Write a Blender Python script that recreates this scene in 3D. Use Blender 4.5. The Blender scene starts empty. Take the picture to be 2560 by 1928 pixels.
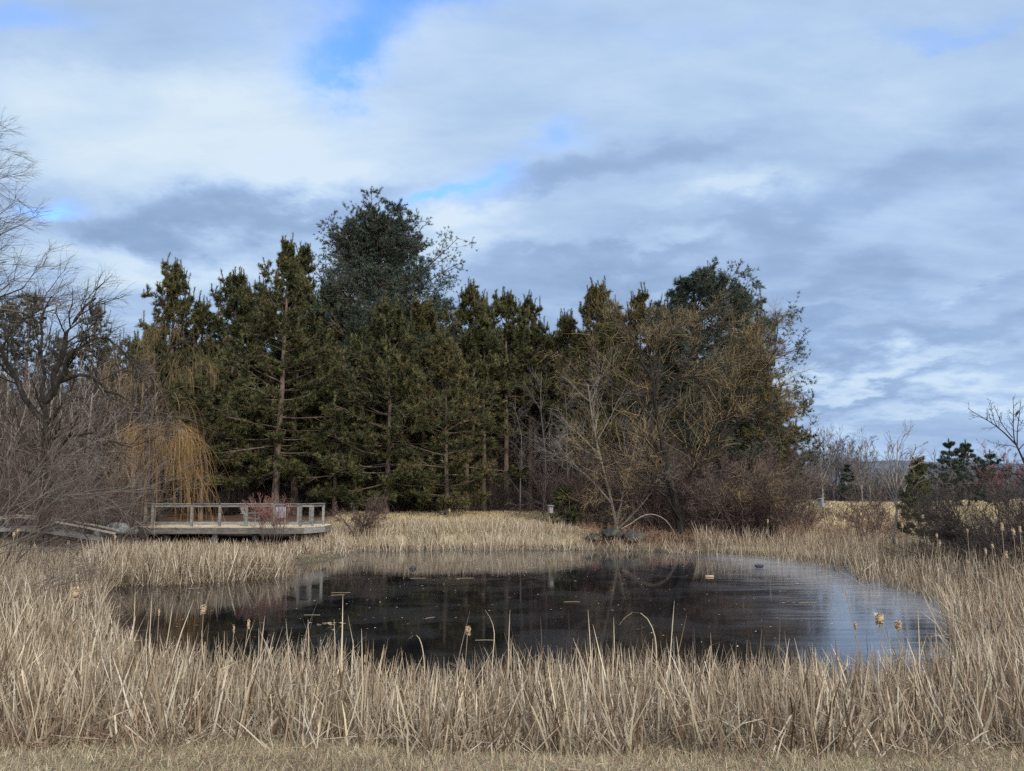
import bpy, math, random
import numpy as np
from mathutils import Vector, Matrix
R = math.radians
sc = bpy.context.scene
COL = sc.collection

# ------------------------------------------------------------------ camera
CAMZ = 2.55
F = 2009.0                      # focal length in photo pixels (photo 2560 x 1928)
PITCH = math.atan((1235 - 964) / F)
cam = bpy.data.cameras.new('camera')
camo = bpy.data.objects.new('camera', cam)
COL.objects.link(camo)
camo.location = (0, 0, CAMZ)
camo.rotation_euler = (math.pi / 2 + PITCH, 0, 0)
cam.sensor_fit = 'HORIZONTAL'
cam.sensor_width = 36.0
cam.lens = 36.0 * F / 2560
cam.clip_start = 0.1
cam.clip_end = 6000
sc.camera = camo
CP, SP = math.cos(PITCH), math.sin(PITCH)


def ray(px, py):
    u = (px - 1280) / F
    v = (964 - py) / F
    return np.array([u, CP - v * SP, SP + v * CP])


def at(px, py, Y):
    r = ray(px, py)
    t = Y / r[1]
    return np.array([r[0] * t, Y, CAMZ + r[2] * t])


def onz(px, py, z=0.0):
    r = ray(px, py)
    t = (z - CAMZ) / r[2]
    return np.array([r[0] * t, r[1] * t, z])


# ------------------------------------------------------------------ sun, sky, exposure
SUN_EL, SUN_AZ = R(34), R(152)          # azimuth clockwise from +Y (view direction): behind, to the right
sd = Vector((math.sin(SUN_AZ) * math.cos(SUN_EL), math.cos(SUN_AZ) * math.cos(SUN_EL), math.sin(SUN_EL)))
sl = bpy.data.lights.new('sun', 'SUN')
sl.energy = 3.4
sl.angle = R(6)
sl.color = (1.0, 0.93, 0.84)
so = bpy.data.objects.new('sun', sl)
COL.objects.link(so)
so.rotation_euler = (-sd).to_track_quat('-Z', 'Y').to_euler()

w = bpy.data.worlds.new('World')
sc.world = w
w.use_nodes = True
nt = w.node_tree
nt.nodes.clear()


class NB:
    """small helper that chains shader nodes"""

    def __init__(s, nt):
        s.nt = nt

    def n(s, t, **kw):
        x = s.nt.nodes.new(t)
        for k, v in kw.items():
            setattr(x, k, v)
        return x

    def link(s, a, b):
        s.nt.links.new(a, b)

    def setin(s, sock, v):
        if hasattr(v, 'is_linked') or isinstance(v, bpy.types.NodeSocket):
            s.link(v, sock)
        else:
            sock.default_value = v

    def m(s, op, a, b=0.0, c=None, clamp=False):
        x = s.n('ShaderNodeMath', operation=op, use_clamp=clamp)
        s.setin(x.inputs[0], a)
        s.setin(x.inputs[1], b)
        if c is not None:
            s.setin(x.inputs[2], c)
        return x.outputs[0]

    def v(s, op, a, b=(0, 0, 0)):
        x = s.n('ShaderNodeVectorMath', operation=op)
        s.setin(x.inputs[0], a)
        if op == 'SCALE':
            s.setin(x.inputs['Scale'], b)
        else:
            s.setin(x.inputs[1], b)
        return x.outputs['Value'] if op in ('DOT_PRODUCT', 'LENGTH') else x.outputs['Vector']

    def noise(s, vec, scale, detail=5, rough=0.55, dist=0.0, col=False):
        x = s.n('ShaderNodeTexNoise')
        if vec is not None:
            s.link(vec, x.inputs['Vector'])
        x.inputs['Scale'].default_value = scale
        x.inputs['Detail'].default_value = detail
        x.inputs['Roughness'].default_value = rough
        x.inputs['Distortion'].default_value = dist
        return x.outputs['Color'] if col else x.outputs['Fac']

    def ramp(s, fac, stops, interp='LINEAR'):
        x = s.n('ShaderNodeValToRGB')
        cr = x.color_ramp
        cr.interpolation = interp
        while len(cr.elements) > 1:
            cr.elements.remove(cr.elements[-1])
        cr.elements[0].position = stops[0][0]
        cr.elements[0].color = (*stops[0][1], 1)
        for p, c in stops[1:]:
            e = cr.elements.new(p)
            e.color = (*c, 1)
        s.setin(x.inputs[0], fac)
        return x.outputs[0]

    def mix(s, f, a, b, mode='MIX'):
        x = s.n('ShaderNodeMix', data_type='RGBA', blend_type=mode)
        s.setin(x.inputs[0], f)
        s.setin(x.inputs[6], a if not isinstance(a, tuple) else (*a, 1))
        s.setin(x.inputs[7], b if not isinstance(b, tuple) else (*b, 1))
        return x.outputs[2]

    def smooth(s, x_, lo, hi):
        x = s.n('ShaderNodeMapRange', interpolation_type='SMOOTHSTEP')
        s.setin(x.inputs[0], x_)
        x.inputs[1].default_value = lo
        x.inputs[2].default_value = hi
        return x.outputs[0]


b = NB(nt)
tc = b.n('ShaderNodeTexCoord').outputs['Generated']
sep = b.n('ShaderNodeSeparateXYZ')
b.link(tc, sep.inputs[0])
dx, dy, dz = sep.outputs
dyc = b.m('MAXIMUM', dy, 0.05)
gx = b.m('DIVIDE', dx, dyc)
gz = b.m('DIVIDE', dz, dyc)
comb = b.n('ShaderNodeCombineXYZ')
b.link(gx, comb.inputs[0])
b.link(gz, comb.inputs[1])
G = comb.outputs[0]
# cloud plane coordinates: flat layer seen in perspective
dzc = b.m('ADD', b.m('MAXIMUM', dz, 0.0), 0.24)
cp = b.n('ShaderNodeCombineXYZ')
b.link(b.m('DIVIDE', dx, dzc), cp.inputs[0])
b.link(b.m('DIVIDE', dy, dzc), cp.inputs[1])
CPV = cp.outputs[0]
n_big = b.noise(CPV, 0.55, 3, 0.5, 0.4)
# second, slanting streaky octave
rot = b.n('ShaderNodeMapping')
b.link(CPV, rot.inputs[0])
rot.inputs['Rotation'].default_value = (0, 0, R(22))
rot.inputs['Scale'].default_value = (0.7, 1.5, 1)
n_fine = b.noise(rot.outputs[0], 1.7, 8, 0.56, 0.25)
n_tex = b.noise(rot.outputs[0], 6.0, 7, 0.62, 0.15)
# wobble for the named patches of the sky
wob = b.v('SCALE', b.v('SUBTRACT', b.noise(CPV, 2.2, 7, 0.6, 0, True), (0.5, 0.5, 0.5)), 0.30)
GW = b.v('ADD', G, wob)


def patch(px, py, sx, sy, rotd=0.0):
    r = ray(px, py)
    c = (r[0] / r[1], r[2] / r[1], 0)
    x = b.v('SUBTRACT', GW, c)
    mp = b.n('ShaderNodeMapping', vector_type='TEXTURE')
    b.link(x, mp.inputs[0])
    mp.inputs['Rotation'].default_value = (0, 0, R(rotd))
    mp.inputs['Scale'].default_value = (sx / F, sy / F, 1)
    x = mp.outputs[0]
    d = b.v('DOT_PRODUCT', x, x)
    return b.m('POWER', 2.718, b.m('MULTIPLY', d, -1.0))


def total(lst):
    s = None
    for (px, py, sx, sy, ro, a) in lst:
        t = b.m('MULTIPLY', patch(px, py, sx, sy, ro), a)
        s = t if s is None else b.m('ADD', s, t)
    return s


light_p = total([
    (520, 300, 430, 170, 6, 0.52), (60, 230, 240, 130, 0, 0.38), (350, 650, 420, 55, 0, 0.42), (760, 390, 200, 60, 15, 0.25),
    (500, 520, 280, 60, 3, -0.46), (290, 560, 120, 40, 0, -0.3), (840, 480, 240, 40, 12, -0.25), (80, 400, 140, 60, 0, -0.15),
    (1170, 560, 110, 55, 10, 0.5), (1200, 650, 240, 30, 6, 0.2), (1700, 600, 190, 38, 10, 0.38), (2180, 905, 330, 30, 6, 0.36), (2380, 640, 160, 36, 12, 0.3),
    (1950, 985, 260, 24, 5, 0.2), (2350, 1010, 300, 26, 4, 0.3), (1550, 170, 260, 110, 20, 0.1),
    (1600, 380, 330, 60, 20, -0.34), (2000, 520, 480, 70, 16, -0.34), (2200, 690, 440, 60, 8, -0.40), (2080, 825, 460, 40, 5, -0.42),
    (1860, 450, 260, 30, 18, 0.25), (2280, 190, 300, 120, 20, 0.2), (2150, 955, 330, 22, 5, -0.35), (1350, 470, 160, 45, 10, -0.25),
    (1260, 790, 240, 50, 0, -0.3), (2300, 1130, 460, 55, 0, -0.12), (1480, 700, 260, 30, 8, -0.3), (2480, 420, 160, 130, 0, -0.22), (2500, 800, 150, 40, 0, -0.15)])
gap_p = total([(990, 10, 290, 75, 0, 0.85), (930, 110, 110, 70, 0, 0.45), (880, 160, 110, 55, 0, 0.45), (800, 130, 120, 60, 0, 0.2), (160, 480, 90, 32, 0, 0.65), (1090, 475, 140, 26, 18, 0.6),
               (1420, 300, 100, 60, 20, 0.40), (2420, 20, 240, 34, 10, 0.35), (60, 20, 240, 60, 0, 0.45), (1240, 430, 90, 70, 20, 0.3), (1700, 60, 300, 50, 0, 0.15)])
wht = b.m('ADD', b.m('ADD', b.m('ADD', b.m('MULTIPLY', b.m('SUBTRACT', n_fine, 0.5), 1.15), b.m('MULTIPLY', b.m('SUBTRACT', n_tex, 0.5), 0.40)), b.m('MULTIPLY', b.m('SUBTRACT', n_big, 0.5), 0.25)), b.m('ADD', light_p, 0.53))
gap = b.m('ADD', gap_p, b.m('MULTIPLY', b.m('SUBTRACT', n_fine, 0.5), 0.6))
gapm = b.smooth(gap, -0.02, 0.9)
cloudc = b.ramp(wht, [(-0.0, (0.27, 0.395, 0.62)), (0.3, (0.34, 0.48, 0.725)), (0.55, (0.44, 0.60, 0.845)), (0.82, (0.59, 0.745, 0.92)), (1.0, (0.69, 0.82, 0.94))])
sky = b.n('ShaderNodeTexSky', sky_type='NISHITA')
sky.sun_disc = False
sky.sun_elevation = SUN_EL
sky.sun_rotation = SUN_AZ
sky.altitude = 50
sky.ozone_density = 2.0
skyc = b.mix(1.0, sky.outputs[0], (0.17, 0.25, 0.38), 'MULTIPLY')
tot = b.mix(gapm, cloudc, skyc)
# unseen sky round the sun is brightened to add soft fill from behind
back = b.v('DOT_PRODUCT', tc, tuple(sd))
fill_glow = b.m('ADD', 1.0, b.m('MULTIPLY', b.smooth(back, 0.0, 1.0), 1.8))
tot = b.mix(b.m('MULTIPLY', b.smooth(back, -0.1, 0.9), 0.8), tot, (0.72, 0.74, 0.76))      # the added fill round the sun is whitened
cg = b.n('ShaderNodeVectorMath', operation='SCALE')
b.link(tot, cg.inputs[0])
b.link(b.m('MULTIPLY', fill_glow, 10.0), cg.inputs['Scale'])
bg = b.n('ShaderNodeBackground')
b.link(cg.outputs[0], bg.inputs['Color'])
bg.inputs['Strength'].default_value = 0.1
out = b.n('ShaderNodeOutputWorld')
b.link(bg.outputs[0], out.inputs[0])
w.cycles.sampling_method = 'MANUAL'
w.cycles.sample_map_resolution = 512

sc.view_settings.view_transform = 'Standard'
sc.view_settings.look = 'None'
sc.view_settings.exposure = 0.0
sc.view_settings.gamma = 1.0
sc.render.engine = 'CYCLES'
sc.cycles.max_bounces = 4
sc.cycles.diffuse_bounces = 2
sc.cycles.glossy_bounces = 2
sc.cycles.use_denoising = False
sc.cycles.denoiser = 'OPENIMAGEDENOISE'
sc.cycles.denoising_input_passes = 'RGB_ALBEDO_NORMAL'
sc.cycles.caustics_reflective = False
sc.cycles.sample_clamp_indirect = 4.0
sc.cycles.use_adaptive_sampling = False


# ------------------------------------------------------------------ objects, tags, meshes
def tag(o, label=None, cat=None, group=None, kind=None):
    if label: o['label'] = label
    if cat: o['category'] = cat
    if group: o['group'] = group
    if kind: o['kind'] = kind
    return o


def empty(name, loc, label, cat, group=None, rz=0.0):
    o = bpy.data.objects.new(name, None)
    COL.objects.link(o)
    o.empty_display_size = 0.2
    o.location = tuple(float(v) for v in loc)
    o.rotation_euler = (0, 0, rz)
    return tag(o, label, cat, group)


class Geo:
    """collects polygons (any size) and a random value per vertex"""

    def __init__(s):
        s.v, s.f3, s.f4, s.r, s.n = [], [], [], [], 0

    def add(s, v, f, rnd=0.5):
        v = np.asarray(v, float).reshape(-1, 3)
        f = np.asarray(f, np.int64)
        s.v.append(v)
        (s.f3 if f.shape[1] == 3 else s.f4).append(f + s.n)
        r = np.asarray(rnd, float)
        s.r.append(np.full(len(v), float(r)) if r.ndim == 0 else r)
        s.n += len(v)

    def mesh(s, name, smooth=False):
        V = np.concatenate(s.v)
        f3 = np.concatenate(s.f3) if s.f3 else np.zeros((0, 3), np.int64)
        f4 = np.concatenate(s.f4) if s.f4 else np.zeros((0, 4), np.int64)
        me = bpy.data.meshes.new(name)
        me.vertices.add(len(V))
        me.vertices.foreach_set('co', V.astype(np.float32).ravel())
        nl = f3.size + f4.size
        me.loops.add(nl)
        me.loops.foreach_set('vertex_index', np.concatenate([f3.ravel(), f4.ravel()]).astype(np.int32))
        me.polygons.add(len(f3) + len(f4))
        st = np.concatenate([np.arange(len(f3)) * 3, f3.size + np.arange(len(f4)) * 4])
        me.polygons.foreach_set('loop_start', st.astype(np.int32))
        me.polygons.foreach_set('use_smooth', np.full(len(st), smooth))
        a = me.attributes.new('rnd', 'FLOAT', 'POINT')
        a.data.foreach_set('value', np.concatenate(s.r).astype(np.float32))
        me.update(calc_edges=True)
        me.validate()
        return me

    def obj(s, name, mat, parent=None, smooth=False):
        o = bpy.data.objects.new(name, s.mesh(name, smooth))
        COL.objects.link(o)
        o.data.materials.append(mat)
        if parent is not None:
            o.parent = parent
        return o


def nrm(v):
    return v / np.maximum(np.linalg.norm(v, axis=-1, keepdims=True), 1e-9)


def frames(T):
    up = np.where(np.abs(T[..., 2:3]) > 0.9, np.array([1.0, 0, 0]), np.array([0, 0, 1.0]))
    a = nrm(np.cross(T, up))
    return a, np.cross(T, a)


def tubes(geo, P, rad, sides=4, rnd=None, cap=False):
    """P (N,K,3), rad (N,K)"""
    P = np.asarray(P, float)
    if P.ndim == 2: P = P[None]
    rad = np.asarray(rad, float)
    if rad.ndim == 1: rad = rad[None]
    N, K, _ = P.shape
    T = np.empty_like(P)
    T[:, 1:-1] = P[:, 2:] - P[:, :-2]
    T[:, 0] = P[:, 1] - P[:, 0]
    T[:, -1] = P[:, -1] - P[:, -2]
    T = nrm(T)
    a, c = frames(T)
    ang = np.arange(sides) * 2 * math.pi / sides
    V = P[:, :, None, :] + rad[:, :, None, None] * (np.cos(ang)[None, None, :, None] * a[:, :, None, :] + np.sin(ang)[None, None, :, None] * c[:, :, None, :])
    base = (np.arange(N) * K * sides)[:, None, None] + (np.arange(K - 1) * sides)[None, :, None]
    i = np.arange(sides)[None, None, :]
    j = (i + 1) % sides
    Fq = np.stack([base + i, base + j, base + sides + j, base + sides + i], -1).reshape(-1, 4)
    r = 0.5 if rnd is None else np.repeat(rnd, K * sides)
    geo.add(V.reshape(-1, 3), Fq, r)
    if cap:
        for n in range(N):
            for k in (0, K - 1):
                o = V[n, k]
                m_ = o.mean(0)
                vv = np.vstack([o, m_])
                geo.add(vv, [[q, (q + 1) % sides, sides] for q in range(sides)], 0.5 if rnd is None else rnd[n])


def ribbons(geo, P, wid, rng, rnd=None, side=None):
    """flat strips, P (N,K,3), wid (N,K); random facing"""
    N, K, _ = P.shape
    T = nrm(P[:, -1] - P[:, 0])
    if side is None:
        q = rng.normal(size=(N, 3))
        side = nrm(np.cross(T, q))
    V = np.stack([P - side[:, None, :] * wid[:, :, None] / 2, P + side[:, None, :] * wid[:, :, None] / 2], 2)
    base = (np.arange(N) * K * 2)[:, None] + (np.arange(K - 1) * 2)[None, :]
    Fq = np.stack([base, base + 1, base + 3, base + 2], -1).reshape(-1, 4)
    geo.add(V.reshape(-1, 3), Fq, 0.5 if rnd is None else np.repeat(rnd, K * 2))


def boxg(geo, c, s, rz=0.0, rnd=0.5, M=None, bevel=0.0):
    """box centred at c with full sizes s"""
    x, y, z = [v / 2 for v in s]
    V = np.array([[i, j, k] for k in (-z, z) for (i, j) in ((-x, -y), (x, -y), (x, y), (-x, y))], float)
    Fq = [[0, 3, 2, 1], [4, 5, 6, 7], [0, 1, 5, 4], [1, 2, 6, 5], [2, 3, 7, 6], [3, 0, 4, 7]]
    ca, sa = math.cos(rz), math.sin(rz)
    Rm = np.array([[ca, -sa, 0], [sa, ca, 0], [0, 0, 1]])
    if M is not None: V = V @ np.asarray(M).T
    V = V @ Rm.T + np.asarray(c, float)
    geo.add(V, Fq, rnd)


def beam(geo, p, q, wd, ht, rnd=0.5, roll=0.0):
    """rectangular bar from p to q, ht vertical, wd sideways"""
    p, q = np.asarray(p, float), np.asarray(q, float)
    T = nrm(q - p)
    up = np.array([0, 0, 1.0]) if abs(T[2]) < 0.95 else np.array([0, 1.0, 0])
    a = nrm(np.cross(T, up))
    c = np.cross(a, T)
    V = []
    for e in (p, q):
        for (i, j) in ((-1, -1), (1, -1), (1, 1), (-1, 1)):
            V.append(e + a * i * wd / 2 + c * j * ht / 2)
    geo.add(V, [[3, 2, 1, 0], [4, 5, 6, 7], [0, 1, 5, 4], [1, 2, 6, 5], [2, 3, 7, 6], [3, 0, 4, 7]], rnd)


# ------------------------------------------------------------------ materials
def new_mat(name):
    m = bpy.data.materials.new(name)
    m.use_nodes = True
    m.node_tree.nodes.clear()
    b = NB(m.node_tree)
    p = b.n('ShaderNodeBsdfPrincipled')
    o = b.n('ShaderNodeOutputMaterial')
    b.link(p.outputs[0], o.inputs[0])
    p.inputs['Specular IOR Level'].default_value = 0.25
    return m, b, p


def mat_rnd(name, stops, rough=0.75, nscale=0.0, namt=0.0, objvar=0.0, spec=0.2, trans=0.0):
    """colour from the random value each blade, tuft or twig carries, varied by a noise in object space"""
    m, b, p = new_mat(name)
    at_ = b.n('ShaderNodeAttribute', attribute_name='rnd').outputs['Fac']
    f = at_
    pos = b.n('ShaderNodeTexCoord').outputs['Object']
    if namt:
        nn = b.noise(pos, nscale, 3, 0.6)
        f = b.m('ADD', f, b.m('MULTIPLY', b.m('SUBTRACT', nn, 0.5), namt), clamp=True)
    if objvar:
        oi = b.n('ShaderNodeObjectInfo').outputs['Random']
        f = b.m('ADD', f, b.m('MULTIPLY', b.m('SUBTRACT', oi, 0.5), objvar), clamp=True)
    c = b.ramp(f, stops)
    b.link(c, p.inputs['Base Color'])
    p.inputs['Roughness'].default_value = rough
    p.inputs['Specular IOR Level'].default_value = spec
    if trans:
        tr = b.n('ShaderNodeBsdfTranslucent')
        b.link(c, tr.inputs[0])
        mx = b.n('ShaderNodeMixShader')
        mx.inputs[0].default_value = trans
        b.link(p.outputs[0], mx.inputs[1])
        b.link(tr.outputs[0], mx.inputs[2])
        b.link(mx.outputs[0], b.nt.nodes['Material Output'].inputs[0])
    return m


def mat_noise(name, stops, scale=(1, 1, 1), nscale=4.0, rough=0.85, detail=6, bump=0.0, bdist=0.02, coord='Object', spec=0.2, second=None):
    m, b, p = new_mat(name)
    mp = b.n('ShaderNodeMapping')
    b.link(b.n('ShaderNodeTexCoord').outputs[coord], mp.inputs[0])
    mp.inputs['Scale'].default_value = scale
    n = b.noise(mp.outputs[0], nscale, detail, 0.62)
    at_ = b.n('ShaderNodeAttribute', attribute_name='rnd').outputs['Fac']
    f = b.m('ADD', n, b.m('MULTIPLY', b.m('SUBTRACT', at_, 0.5), 0.35), clamp=True)
    c = b.ramp(f, stops)
    if second:
        n2 = b.noise(mp.outputs[0], second[0], 4, 0.6)
        c = b.mix(b.smooth(n2, second[1], second[2]), c, second[3])
    b.link(c, p.inputs['Base Color'])
    p.inputs['Roughness'].default_value = rough
    p.inputs['Specular IOR Level'].default_value = spec
    if bump:
        bp = b.n('ShaderNodeBump')
        bp.inputs['Strength'].default_value = bump
        bp.inputs['Distance'].default_value = bdist
        b.link(n, bp.inputs['Height'])
        b.link(bp.outputs[0], p.inputs['Normal'])
    return m


M = {}
M['reed'] = mat_rnd('dry_reed', [(0.0, (0.09, 0.055, 0.03)), (0.18, (0.18, 0.125, 0.08)), (0.45, (0.30, 0.235, 0.16)), (0.72, (0.44, 0.365, 0.26)), (0.88, (0.48, 0.435, 0.36)), (1.0, (0.60, 0.49, 0.33))], 0.6, 1.6, 0.5, trans=0.18)
M['reed_stalk'] = mat_rnd('reed_stalk', [(0, (0.15, 0.11, 0.07)), (1, (0.32, 0.25, 0.17))], 0.6)
M['seed'] = mat_rnd('seed_fluff', [(0, (0.20, 0.12, 0.065)), (0.5, (0.38, 0.28, 0.18)), (1, (0.56, 0.46, 0.33))], 0.9)
M['grass'] = mat_rnd('dead_grass', [(0, (0.09, 0.06, 0.04)), (0.3, (0.22, 0.17, 0.11)), (0.55, (0.34, 0.275, 0.18)), (0.72, (0.20, 0.20, 0.095)), (0.84, (0.40, 0.33, 0.21)), (1, (0.50, 0.43, 0.30))], 0.7, 2.2, 0.8, trans=0.1)
M['meadow'] = mat_rnd('meadow_grass', [(0, (0.28, 0.20, 0.11)), (0.5, (0.42, 0.34, 0.19)), (1, (0.52, 0.44, 0.27))], 0.8, 0.5, 0.5)
M['brown_weed'] = mat_rnd('brown_weed', [(0, (0.09, 0.05, 0.035)), (0.6, (0.2, 0.12, 0.08)), (1, (0.32, 0.22, 0.15))], 0.8)
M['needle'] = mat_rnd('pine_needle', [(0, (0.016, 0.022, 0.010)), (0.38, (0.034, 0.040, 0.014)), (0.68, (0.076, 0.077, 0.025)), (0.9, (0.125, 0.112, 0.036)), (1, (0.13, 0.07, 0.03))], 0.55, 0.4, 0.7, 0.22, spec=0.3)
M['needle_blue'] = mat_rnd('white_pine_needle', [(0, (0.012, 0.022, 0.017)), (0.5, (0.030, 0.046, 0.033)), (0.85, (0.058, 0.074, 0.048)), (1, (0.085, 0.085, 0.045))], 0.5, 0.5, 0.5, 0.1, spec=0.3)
M['needle_back'] = mat_rnd('shade_darkened_needle', [(0, (0.014, 0.018, 0.010)), (0.5, (0.030, 0.034, 0.015)), (0.9, (0.058, 0.056, 0.022)), (1, (0.08, 0.045, 0.025))], 0.55, 0.6, 0.4, 0.3, spec=0.3)  # shade of the back rows is put into a darker needle colour
M['cedar'] = mat_rnd('cedar_leaf', [(0, (0.02, 0.035, 0.012)), (0.6, (0.06, 0.07, 0.025)), (1, (0.13, 0.11, 0.05))], 0.6)
M['rust'] = mat_rnd('rust_leaf', [(0, (0.12, 0.045, 0.02)), (1, (0.24, 0.10, 0.045))], 0.7)
M['bark'] = mat_noise('pine_bark', [(0.3, (0.05, 0.036, 0.028)), (0.55, (0.13, 0.095, 0.072)), (0.8, (0.22, 0.17, 0.135))], (1, 1, 0.25), 9, 0.9, bump=0.6)
M['bark_dark'] = mat_noise('willow_bark', [(0.3, (0.008, 0.007, 0.006)), (0.55, (0.022, 0.018, 0.015)), (0.8, (0.06, 0.052, 0.044))], (1, 1, 0.3), 7, 0.9, bump=0.6)
M['bark_grey'] = mat_noise('grey_bark', [(0.3, (0.12, 0.10, 0.085)), (0.7, (0.27, 0.235, 0.20))], (1, 1, 0.3), 7, 0.85, bump=0.3)
M['twig_grey'] = mat_rnd('grey_twig', [(0, (0.055, 0.044, 0.036)), (0.6, (0.115, 0.095, 0.078)), (1, (0.22, 0.19, 0.16))], 0.75, 0.8, 0.3)
M['twig_brown'] = mat_rnd('brown_twig', [(0, (0.045, 0.03, 0.025)), (0.6, (0.10, 0.068, 0.056)), (1, (0.17, 0.13, 0.11))], 0.75, 0.8, 0.3)
M['twig_purple'] = mat_rnd('purple_twig', [(0, (0.035, 0.022, 0.018)), (0.6, (0.082, 0.052, 0.043)), (1, (0.17, 0.122, 0.105))], 0.7, 0.8, 0.3)
M['twig_red'] = mat_rnd('red_twig', [(0, (0.10, 0.04, 0.035)), (0.6, (0.19, 0.085, 0.07)), (1, (0.30, 0.20, 0.16))], 0.6)
M['twig_gold'] = mat_rnd('golden_twig', [(0, (0.09, 0.055, 0.026)), (0.6, (0.20, 0.12, 0.047)), (1, (0.31, 0.19, 0.08))], 0.6, 0.5, 0.4)
M['twig_olive'] = mat_rnd('olive_twig', [(0, (0.08, 0.062, 0.048)), (0.45, (0.15, 0.115, 0.08)), (0.68, (0.25, 0.17, 0.07)), (1, (0.36, 0.25, 0.11))], 0.6, 0.35, 0.9)
M['bud_red'] = mat_rnd('red_bud', [(0, (0.14, 0.02, 0.035)), (1, (0.28, 0.06, 0.085))], 0.6)
M['wood_grey'] = mat_noise('weathered_wood', [(0.25, (0.08, 0.075, 0.068)), (0.5, (0.155, 0.147, 0.135)), (0.8, (0.27, 0.255, 0.235))], (1, 1, 5), 3.0, 0.8, bump=0.25, second=(1.3, 0.55, 0.75, (0.16, 0.13, 0.10)))
M['wood_tan'] = mat_noise('tan_boards', [(0.25, (0.36, 0.28, 0.19)), (0.5, (0.52, 0.42, 0.29)), (0.8, (0.62, 0.54, 0.42))], (1, 6, 1), 2.0, 0.8, bump=0.2)
M['wood_box'] = mat_noise('box_wood', [(0.25, (0.13, 0.13, 0.125)), (0.8, (0.27, 0.27, 0.26))], (4, 1, 1), 5.0, 0.8)
M['wood_brown'] = mat_noise('brown_post', [(0.25, (0.13, 0.09, 0.06)), (0.8, (0.32, 0.25, 0.17))], (4, 4, 1), 5.0, 0.85)
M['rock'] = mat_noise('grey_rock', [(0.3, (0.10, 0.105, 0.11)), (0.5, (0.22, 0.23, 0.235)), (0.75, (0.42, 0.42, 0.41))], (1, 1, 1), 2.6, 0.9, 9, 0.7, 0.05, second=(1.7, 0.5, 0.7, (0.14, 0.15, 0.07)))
M['rock_shaded'] = mat_noise('shadow_toned_rock', [(0.3, (0.02, 0.021, 0.021)), (0.55, (0.06, 0.06, 0.056)), (0.8, (0.13, 0.125, 0.11))], (1, 1, 1), 2.6, 0.9, 9, 0.7, 0.05, second=(1.2, 0.55, 0.75, (0.10, 0.11, 0.05)))  # rock colour darkened to stand for the shadow under the willow
M['stone_pale'] = mat_noise('pale_concrete', [(0.3, (0.30, 0.34, 0.34)), (0.7, (0.48, 0.52, 0.52))], (1, 1, 1), 4, 0.9)
M['panel'] = mat_noise('panel_grey', [(0.3, (0.17, 0.18, 0.22)), (0.7, (0.23, 0.24, 0.29))], (1, 1, 1), 3, 0.5)
M['feather'] = mat_noise('feather', [(0.3, (0.02, 0.02, 0.022)), (0.7, (0.05, 0.045, 0.045))], (1, 1, 1), 12, 0.7)
M['log'] = mat_noise('peeled_log', [(0.3, (0.28, 0.18, 0.10)), (0.7, (0.46, 0.34, 0.22))], (1, 6, 6), 6, 0.7)
#@@SETTING
# ------------------------------------------------------------------ the pond and the ground
shore_px = [(262, 1468), (380, 1462), (500, 1456), (600, 1452), (700, 1442), (722, 1418), (735, 1402), (800, 1396), (835, 1384), (900, 1379),
            (1100, 1376), (1280, 1375), (1450, 1375), (1560, 1378), (1640, 1382), (1760, 1388), (1900, 1396), (1990, 1410), (2050, 1418),
            (2140, 1438), (2160, 1458), (2230, 1470), (2300, 1488), (2375, 1525), (2410, 1575), (2380, 1640), (2290, 1690), (2100, 1718),
            (1800, 1735), (1500, 1745), (1200, 1748), (950, 1735), (760, 1705), (600, 1660), (460, 1632), (365, 1585), (300, 1532), (262, 1492)]
SH = np.array([onz(x, y)[:2] for x, y in shore_px])


def pond_sd(X, Y):
    """signed distance to the shoreline, positive on land"""
    Pq = np.stack([X.ravel(), Y.ravel()], -1)
    A = SH
    B = np.roll(SH, -1, 0)
    best = np.full(len(Pq), 1e9)
    inside = np.zeros(len(Pq), bool)
    for a, c in zip(A, B):
        d = c - a
        t = np.clip(((Pq - a) @ d) / (d @ d), 0, 1)
        q = a + t[:, None] * d
        best = np.minimum(best, np.hypot(*(Pq - q).T))
        cond = ((a[1] > Pq[:, 1]) != (c[1] > Pq[:, 1]))
        with np.errstate(divide='ignore', invalid='ignore'):
            xi = (c[0] - a[0]) * (Pq[:, 1] - a[1]) / (c[1] - a[1]) + a[0]
        inside ^= cond & (Pq[:, 0] < xi)
    s = np.where(inside, -best, best)
    return s.reshape(X.shape)


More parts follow.
